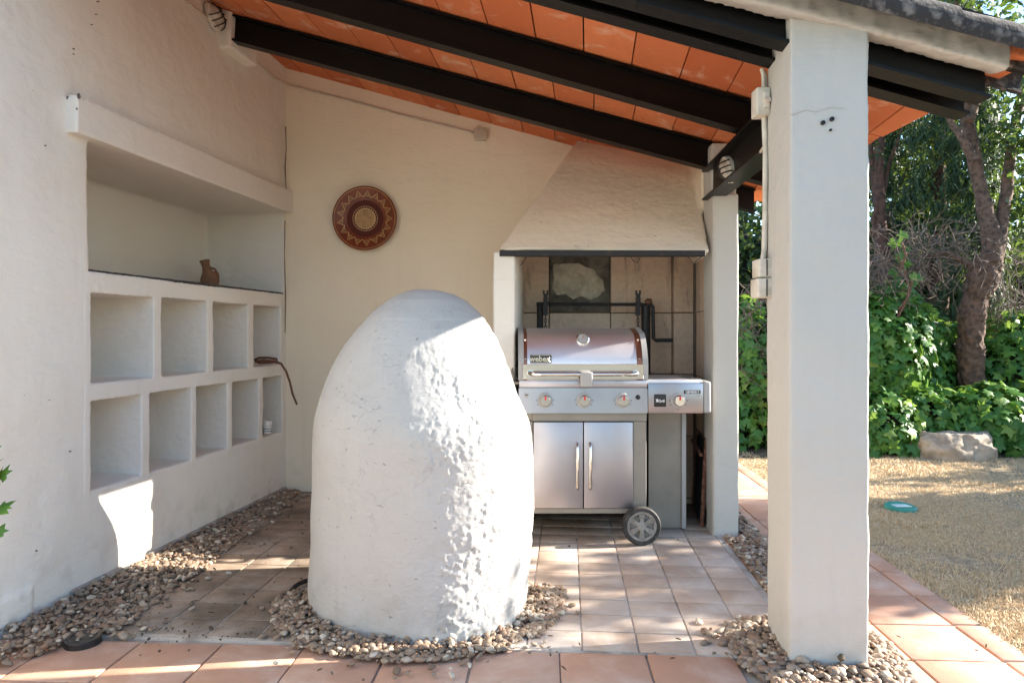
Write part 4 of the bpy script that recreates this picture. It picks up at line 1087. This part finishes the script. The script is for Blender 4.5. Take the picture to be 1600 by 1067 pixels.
def leaves_from(name, P_, D_, size, kind, mat, tilt=.5, upb=.35):
    N = len(P_); V, F = leafshape(kind)
    nr = D_ + np.array([0, -.15, upb]) + rng.normal(0, tilt, (N, 3))
    A = rot_from(nr, rng.random(N) * 6.28) * (size * rng.uniform(.55, 1.2, N))[:, None, None]
    me = inst_mesh(name, V, F, A, P_); me.materials.append(mat); return me
# ---- ivy bank
ivy_clumps = [((2.05, 6.9, .15), (.5, .4, .55), 350), ((2.6, 7.05, .35), (.5, .45, .75), 700), ((3.1, 6.62, .12), (.5, .36, .5), 500), ((3.55, 6.62, .1), (.5, .38, .52), 900), ((4.05, 6.72, .12), (.5, .36, .52), 900), ((4.55, 6.62, .1), (.5, .40, .55), 900),
              ((5.0, 6.62, .1), (.5, .40, .5), 700), ((5.5, 6.7, .1), (.5, .4, .6), 300), ((3.75, 6.95, .82), (.5, .42, .80), 1700), ((4.12, 7.15, .70), (.42, .4, .80), 1000), ((3.45, 6.98, .92), (.45, .4, .76), 1200), ((3.92, 7.2, 1.25), (.28, .35, .45), 600), ((3.6, 7.2, 1.35), (.3, .3, .4), 400), ((4.72, 7.3, .5), (.4, .35, .8), 600), ((5.25, 7.15, .6), (.5, .45, .75), 1000), ((5.7, 7.2, .7), (.5, .4, .75), 400), ((2.5, 7.3, 1.0), (.22, .25, .55), 220)]
PP, DD = [], []
for c, r, k in ivy_clumps:
    a, d = ell_pts(c, r, k, .30); ok = (a[:, 2] > 0.02)
    # leave the boulder free
    ok &= ~((np.abs(a[:, 0] - 4.08) < .33) & (a[:, 1] < 6.45) & (a[:, 2] < .17))
    PP.append(a[ok]); DD.append(d[ok])
# tendrils hanging from the twigs
for px, y0, y1 in ((1408, 370, 470), (1430, 430, 500), (1165, 520, 600), (1185, 540, 640)):
    for py in range(y0, y1, 7):
        q_ = P(px + random.uniform(-9, 9), py, 6.75); PP.append(np.array([q_[:]])); DD.append(np.array([[0, -1., .2]]))
PP = np.concatenate(PP); DD = np.concatenate(DD)
ivy = thing('ivy_bank', 'bank of glossy green ivy along the far edge of the dry lawn', 'ivy', (4, 6.8, 0))
vis = (PP[:, 0] / PP[:, 1] > .52) & (PP[:, 0] / PP[:, 1] < .75)
score = np.where(vis, -PP[:, 1] + rng.normal(0, .05, len(PP)), -99); order = np.argsort(-score); top = order[:290]; rest = order[290:]
link('leaf_mass', leaves_from('leaf_mass', PP[rest], DD[rest], .105, 'ivy', M_IVY), ivy)['kind'] = 'stuff'
V, F = leafshape('ivy'); base_leaf = inst_mesh('leaf', V, F, np.eye(3)[None], np.zeros((1, 3))); base_leaf.materials.append(M_IVY)
nr = DD[top] + np.array([0, -.2, .35]) + rng.normal(0, .45, (len(top), 3)); A = rot_from(nr, rng.random(len(top)) * 6.28)
for i, t_ in enumerate(top):
    o = link('leaf', base_leaf, ivy, PP[t_]); o.rotation_euler = Matrix(A[i].tolist()).to_euler(); s_ = .105 * random.uniform(.6, 1.25); o.scale = (s_, s_, s_)
# dark core painted as the shade behind the leaves, so the bank is not see-through
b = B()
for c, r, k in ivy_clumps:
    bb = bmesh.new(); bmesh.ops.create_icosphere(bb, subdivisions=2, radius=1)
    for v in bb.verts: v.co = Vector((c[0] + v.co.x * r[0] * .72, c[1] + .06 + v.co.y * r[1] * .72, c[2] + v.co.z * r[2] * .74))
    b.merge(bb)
b.build('shade_core', plain('ivy_shade', (.02, .03, .012), 1, 0, (.035, .028, .018), 8, 1, 30), ivy, 60)
bed2 = B().prism([(1.95, 6.3), (14, 6.2), (14, 16), (1.95, 16)], -.04, .0); tag(bed2.build('flower_bed', M_SOIL, None, None), kind='structure')
# boulder
bb = B(); b_ = bmesh.new(); bmesh.ops.create_icosphere(b_, subdivisions=5, radius=1)
for v in b_.verts:
    q_ = v.co.copy(); k_ = 1 + .16 * noise.noise(q_ * 1.6) + .10 * noise.noise(q_ * 4) + .06 * noise.fractal(q_ * 9, 1, 2, 3)
    v.co = Vector((4.10 + q_.x * .40 * k_, 6.36 + q_.y * .24 * k_, .03 + max(-.3, min(.72, q_.z * 1.1)) * .26 * k_))
bb.merge(b_); tag(bb.build('boulder', M_ROCK, None, 80), 'beige boulder half under the ivy at the edge of the lawn', 'rock')

# ---- trees
def limb(b, pts, rs, n_=10, wob=.02):
    q_, r2 = [], []
    for i in range(len(pts) - 1):
        for k in range(5):
            f_ = k / 5; v = pts[i].lerp(pts[i + 1], f_); v = v + Vector((noise.noise(v * 3), noise.noise(v * 3 + Vector((5, 0, 0))), 0)) * wob
            q_.append(v); r2.append((rs[i] + (rs[i + 1] - rs[i]) * f_) * (1 + .16 * noise.noise(v * 6)))
    q_.append(pts[-1]); r2.append(rs[-1]); b.tube(q_, r2, n_)
YT = 6.9
tr = thing('gnarled_tree', 'gnarled leaning tree with a thick brown trunk rising out of the ivy', 'tree', (P(1521, 0, YT).x, YT, 0))
b = B()
T1 = [Vector((P(1524, 0, YT).x, YT, -.05))] + [P(x, y, YT) for x, y in ((1522, 640), (1519, 570), (1515, 520), (1524, 470), (1538, 430), (1546, 395))]
limb(b, T1, [.15, .13, .118, .115, .125, .135, .12], 14)
me = b.mesh('trunk'); me = baked(me, [('SUBSURF', dict(levels=2, render_levels=2)), ('DISPLACE', dict(texture=TMID, strength=.07, mid_level=.5)), ('DISPLACE', dict(texture=TSM, strength=.03, mid_level=.5))]); me.shade_smooth()
link('trunk', me, tr, mat=M_BARK)
for pts, rs in (([(1546, 400), (1545, 350), (1536, 310), (1524, 250), (1512, 190), (1502, 110), (1492, 20), (1480, -60)], [.11, .082, .07, .066, .06, .05, .04, .03]),
                ([(1548, 400), (1562, 350), (1574, 300), (1578, 240), (1586, 180), (1604, 110), (1620, 30)], [.1, .06, .055, .05, .045, .04, .03]),
                ([(1538, 430), (1510, 410), (1480, 395), (1440, 400), (1405, 425)], [.08, .035, .028, .02, .012]),
                ([(1524, 250), (1500, 215), (1486, 195), (1470, 150)], [.05, .035, .03, .02]),
                ([(1512, 190), (1530, 150), (1550, 120), (1570, 80)], [.045, .03, .024, .016])):
    b = B(); limb(b, [P(x, y, YT + .05 * i) for i, (x, y) in enumerate(pts)], rs, 9, .03); b.build('limb', M_BARK, tr, 80)
b = B(); c = P(1551, 440, YT - .12); b.tube([P(1540, 447, YT), c], [.07, .062], 14); b.build('cut_stub', M_BARK, tr)
b = B(); d = (c - P(1540, 447, YT)).normalized(); b.lathe([(0, .004), (.058, .004), (.06, .001)], c, d, 18); b.build('cut_face', M_CUT, tr)
PP, DD = [], []
for px, py, yy, r_, k in ((1590, 120, 6.6, .42, 300), (1580, 200, 6.9, .33, 180), (1610, 230, 6.9, .4, 300), (1560, 100, 7.0, .33, 160), (1600, 60, 6.6, .4, 300), (1590, 330, 7.2, .36, 260), (1500, 60, 7.0, .5, 260), (1630, 150, 6.8, .5, 300), (1480, -40, 7, .6, 300), (1560, -30, 7, .6, 400), (1640, 300, 7, .5, 300), (1596, 400, 7.3, .3, 160)):
    a, d = ell_pts(P(px, py, yy), (r_, r_, r_ * .8), k, .8, False); PP.append(a); DD.append(d)
PP = np.concatenate(PP); DD = np.concatenate(DD)
link('crown', leaves_from('crown', PP, DD, .085, 'oval', M_OAK, .8), tr)['kind'] = 'stuff'

def twig_cloud(b, regions, n_, yy, drop):
    for _ in range(n_):
        x0, x1, y0, y1 = random.choice(regions)
        px, py = random.uniform(x0, x1), random.uniform(y0, y1); Y = yy + random.uniform(-.3, .4)
        v = P(px, py, Y); d = Vector((random.uniform(-1, 1), random.uniform(-.5, .3), random.uniform(-1, .5) - drop)).normalized(); pts = [v.copy()]
        for k in range(5):
            d = (d + Vector((random.gauss(0, .3), random.gauss(0, .2), random.gauss(-.04, .3)))).normalized(); v = v + d * random.uniform(.05, .11); pts.append(v.copy())
            if random.random() < .5:
                d2 = (d + Vector((random.gauss(0, .7), random.gauss(0, .4), random.gauss(0, .7)))).normalized(); w2 = v + d2 * random.uniform(.06, .14)
                b.tube([v, (v + w2) / 2 + Vector((random.gauss(0, .01),) * 3), w2], [.0028, .002, .001], 3, False)
        b.tube(pts, [.0042, .0036, .003, .0022, .0016, .0008], 4, False)
ds = thing('dead_shrub', 'tangle of grey dead twigs above the ivy beside the gnarled trunk', 'dead shrub', P(1430, 700, 6.8))
b = B(); twig_cloud(b, [(1340, 1440, 380, 470), (1360, 1480, 340, 420), (1430, 1540, 340, 430), (1340, 1390, 400, 460), (1560, 1610, 390, 480), (1150, 1200, 440, 640)], 560, 6.95, .1)
o = b.build('twigs', M_TWIG, ds, None); o['kind'] = 'stuff'
b = B()
for pts in ([(1405, 425), (1415, 400), (1408, 380)], [(1398, 500), (1420, 455), (1412, 420), (1402, 400)], [(1380, 505), (1412, 470), (1425, 440)]): 
    limb(b, [P(x, y, 6.7) for x, y in pts], [.014, .011, .009, .006][:len(pts)], 6, .03)
limb(b, [Vector((P(1420, 0, 6.9).x, 6.9, 0)), P(1410, 560, 6.85), P(1398, 500, 6.75)], [.03, .025, .014], 7)
b.build('stem', plain('orange_stem', (.17, .085, .05), .9), ds, 60)

def tree(name, label, base, height, tr_r, mat_t, crown, leafk, size, matl, kind='oval', lean=(0, 0), tilt=.8, group=None, trunk_top=None):
    t = thing(name, label, 'tree', base, group); b_ = Vector(base); b = B()
    top = b_ + Vector((lean[0], lean[1], trunk_top or height * .85))
    limb(b, [b_, b_.lerp(top, .35) + Vector((.06, 0, 0)), b_.lerp(top, .7), top], [tr_r, tr_r * .8, tr_r * .6, tr_r * .25], 10, .08)
    PP, DD = [], []
    for c, r_, k in crown:
        c = b_ + Vector(c); a, d = ell_pts(c, r_, k, .75, False); PP.append(a); DD.append(d)
        s0 = b_.lerp(top, min(.95, max(.2, (c.z - b_.z) / height * .75))); limb(b, [s0, s0.lerp(c, .6) + Vector((0, 0, .05)), c], [tr_r * .35, tr_r * .2, tr_r * .08], 6, .06)
    b.build('trunk', mat_t, t, 80)
    link('crown', leaves_from('crown', np.concatenate(PP), np.concatenate(DD), size, leafk if isinstance(leafk, str) else kind, matl, tilt), t)['kind'] = 'stuff'
    return t
def gx_(px, Y): return (px - 800) / FPX * Y
tree('red_trunk_tree', 'tall tree with a slim reddish trunk close to the thick pillar', (gx_(1368, 8.3), 8.3, 0), 6.5, .095, M_BARKR,
     [((-.2, 0, 4.4), (.7, .6, .45), 500), ((.5, .2, 5.0), (.7, .6, .5), 500), ((.0, -.1, 3.4), (.35, .4, .3), 110), ((.4, 0, 3.9), (.4, .4, .3), 160), ((.25, .2, 2.6), (.3, .4, .35), 120), ((-.8, .2, 5.2), (.7, .6, .5), 400), ((-1.1, .2, 3.6), (.5, .5, .5), 240), ((.55, .3, 3.2), (.35, .4, .6), 420), ((.2, .4, 4.2), (.5, .4, .5), 420)], 1, .13, M_DARKLEAF, 'needle')
# cypress: drooping dark sprays
cyb = (gx_(1464, 8.6), 8.6, 0)
cy = thing('dark_conifer', 'dense dark blue green conifer standing behind the gnarled trunk', 'tree', cyb)
b = B(); limb(b, [Vector(cyb), Vector(cyb) + Vector((.03, 0, 2.5)), Vector(cyb) + Vector((0, 0, 5.6))], [.16, .1, .03], 10); b.build('trunk', M_BARKR, cy, 80)
PP, DD = [], []
for k in range(420):
    z = random.uniform(1.2, 5.8); rad = .62 * (1 - max(0, (z - 3.5)) / 3.2) + .06; a = random.uniform(0, 6.28)
    c = Vector(cyb) + Vector((math.cos(a) * rad, math.sin(a) * rad, z)); n_ = 95
    d = rng.normal(0, 1, (n_, 3)); d /= np.linalg.norm(d, axis=1, keepdims=True)
    q_ = np.array(c) + d * rng.random((n_, 1)) * np.array([.16, .16, .26]); PP.append(q_); DD.append(d * .5 + np.array([math.cos(a), math.sin(a), .1]))
PP = np.concatenate(PP); DD = np.concatenate(DD); N = len(PP)
V, F = leafshape('needle'); V = V * np.array([1, 1, 1]); 
nr = DD + rng.normal(0, .4, (N, 3)); A = rot_from(nr, rng.normal(math.pi, .5, N)) * (.12 * rng.uniform(.5, 1.3, N))[:, None, None]
me = inst_mesh('crown', V, F, A, PP); me.materials.append(M_DARKLEAF); link('crown', me, cy)['kind'] = 'stuff'
for i, (px, Y, h_, lab) in enumerate(((1300, 11.5, 6.2, 'broad leafy tree far behind the thick pillar'), (1420, 12.0, 5.2, 'loose leafy tree with sky showing through left of the dark conifer'), (1540, 11.5, 4.2, 'low leafy tree behind the fork of the gnarled trunk'), (1640, 12, 4.4, 'pale leafy tree at the far right edge'), (1160, 11.5, 5.5, 'leafy tree seen through the gap between the two pillars'))):
    cr_ = []
    for k in range(17):
        z = random.uniform(.3, .95) * h_; cr_.append(((random.uniform(-.9, .9), random.uniform(-.5, .5), z), (random.uniform(.4, .7), .5, random.uniform(.3, .5)), 210))
    tree('leafy_tree', lab, (gx_(px, Y), Y, 0), h_, .12, M_BARK, cr_, 1, .12, M_HEDGE, group='trees along the far side of the garden')
# hedge closing the garden
PP, DD = [], []
for x in np.arange(1.6, 10.5, .32):
    for z in (.5, 1.2, 1.9, 2.45):
        a, d = ell_pts((x + random.uniform(-.15, .15), 9.6 + random.uniform(-.25, .25), z + random.uniform(-.2, .2)), (.42, .4, .5), 130, .5); PP.append(a); DD.append(d)
PP = np.concatenate(PP); DD = np.concatenate(DD)
hg = thing('garden_hedge', 'dark shaded hedge closing the garden behind the ivy and trees', 'hedge', (5, 9.6, 0))
link('leaf_mass', leaves_from('leaf_mass', PP, DD, .11, 'oval', M_HEDGE, .6), hg)['kind'] = 'stuff'
b = B(); b.box(1.4, 10.6, 9.75, 10.0, 0, 2.5); plaster('hedge_core', b, plain('hedge_shade', (.018, .02, .012), 1), hg, .08, 1, .25, .1)  # dark core painted as the shade inside the hedge
# shrubs on the right, outside the picture, whose shade falls over the lawn and path
PP, DD = [], []
for y in np.arange(3.62, 6.5, .25):
    low = y > 5.3
    for z in (.35, .8, 1.25, 1.7, 2.15, 2.55, 2.85):
        if low and (z > 1.3 + random.random() or random.random() < .4): continue
        if z > 2.7 and random.random() < .1: continue
        a, d = ell_pts((7.1 + random.uniform(-.35, .35), y + .1 * random.uniform(-1, 1), z + random.uniform(-.12, .12)), (.5, .30, .36), 200, .9, False); PP.append(a); DD.append(d)
PP = np.concatenate(PP); DD = np.concatenate(DD)
sh = thing('side_hedge', 'tall leafy hedge along the right side of the lawn', 'hedge', (7.1, 6.2, 0))
link('leaf_mass', leaves_from('leaf_mass', PP, DD, .12, 'oval', M_HEDGE, .8), sh)['kind'] = 'stuff'
b = B()
for y in np.arange(4.0, 6.4, .6): limb(b, [Vector((7.1, y, 0)), Vector((7.15, y + .1, 1.2)), Vector((7.05, y, 2.3))], [.05, .035, .01], 7)
b.build('stem', M_BARK, sh, 60)
b = B(); b.box(7.0, 7.25, 3.68, 5.3, 0, 2.72); plaster('hedge_core', b, bpy.data.materials['hedge_shade'], sh, .07, 1, .3, .15)  # opaque block added inside the hedge to make its cast shade solid

# ---- plant at the left edge
pp = thing('leafy_plant', 'green leafy plant poking in at the left edge by the house wall', 'plant', (-1.80, 2.15, 0))
b = B(); b.tube([(-1.80, 2.15, 0), (-1.78, 2.16, .35), (-1.74, 2.17, .75)], [.012, .009, .004], 6); b.tube([(-1.79, 2.155, .25), (-1.72, 2.2, .45), (-1.68, 2.2, .52)], [.006, .004, .002], 5); b.build('stem', M_BARK, pp, 60)
V, F = leafshape('ivy'); lm = inst_mesh('leaf', V * .8, F, np.eye(3)[None], np.zeros((1, 3))); lm.materials.append(M_IVY)
for px, py, s_ in ((2, 745, .07), (-4, 752, .08), (1, 795, .06), (-6, 800, .09), (-3, 832, .05), (-20, 780, .1), (-25, 740, .1), (-30, 830, .1), (-15, 715, .08), (-40, 760, .1), (-45, 800, .1)):
    v = P(px, py, 2.18); o = link('leaf', lm, pp, v); o.scale = (s_, s_, s_); o.rotation_euler = (R(60 + random.uniform(-30, 30)), random.uniform(-.5, .5), random.uniform(-1.2, .2))
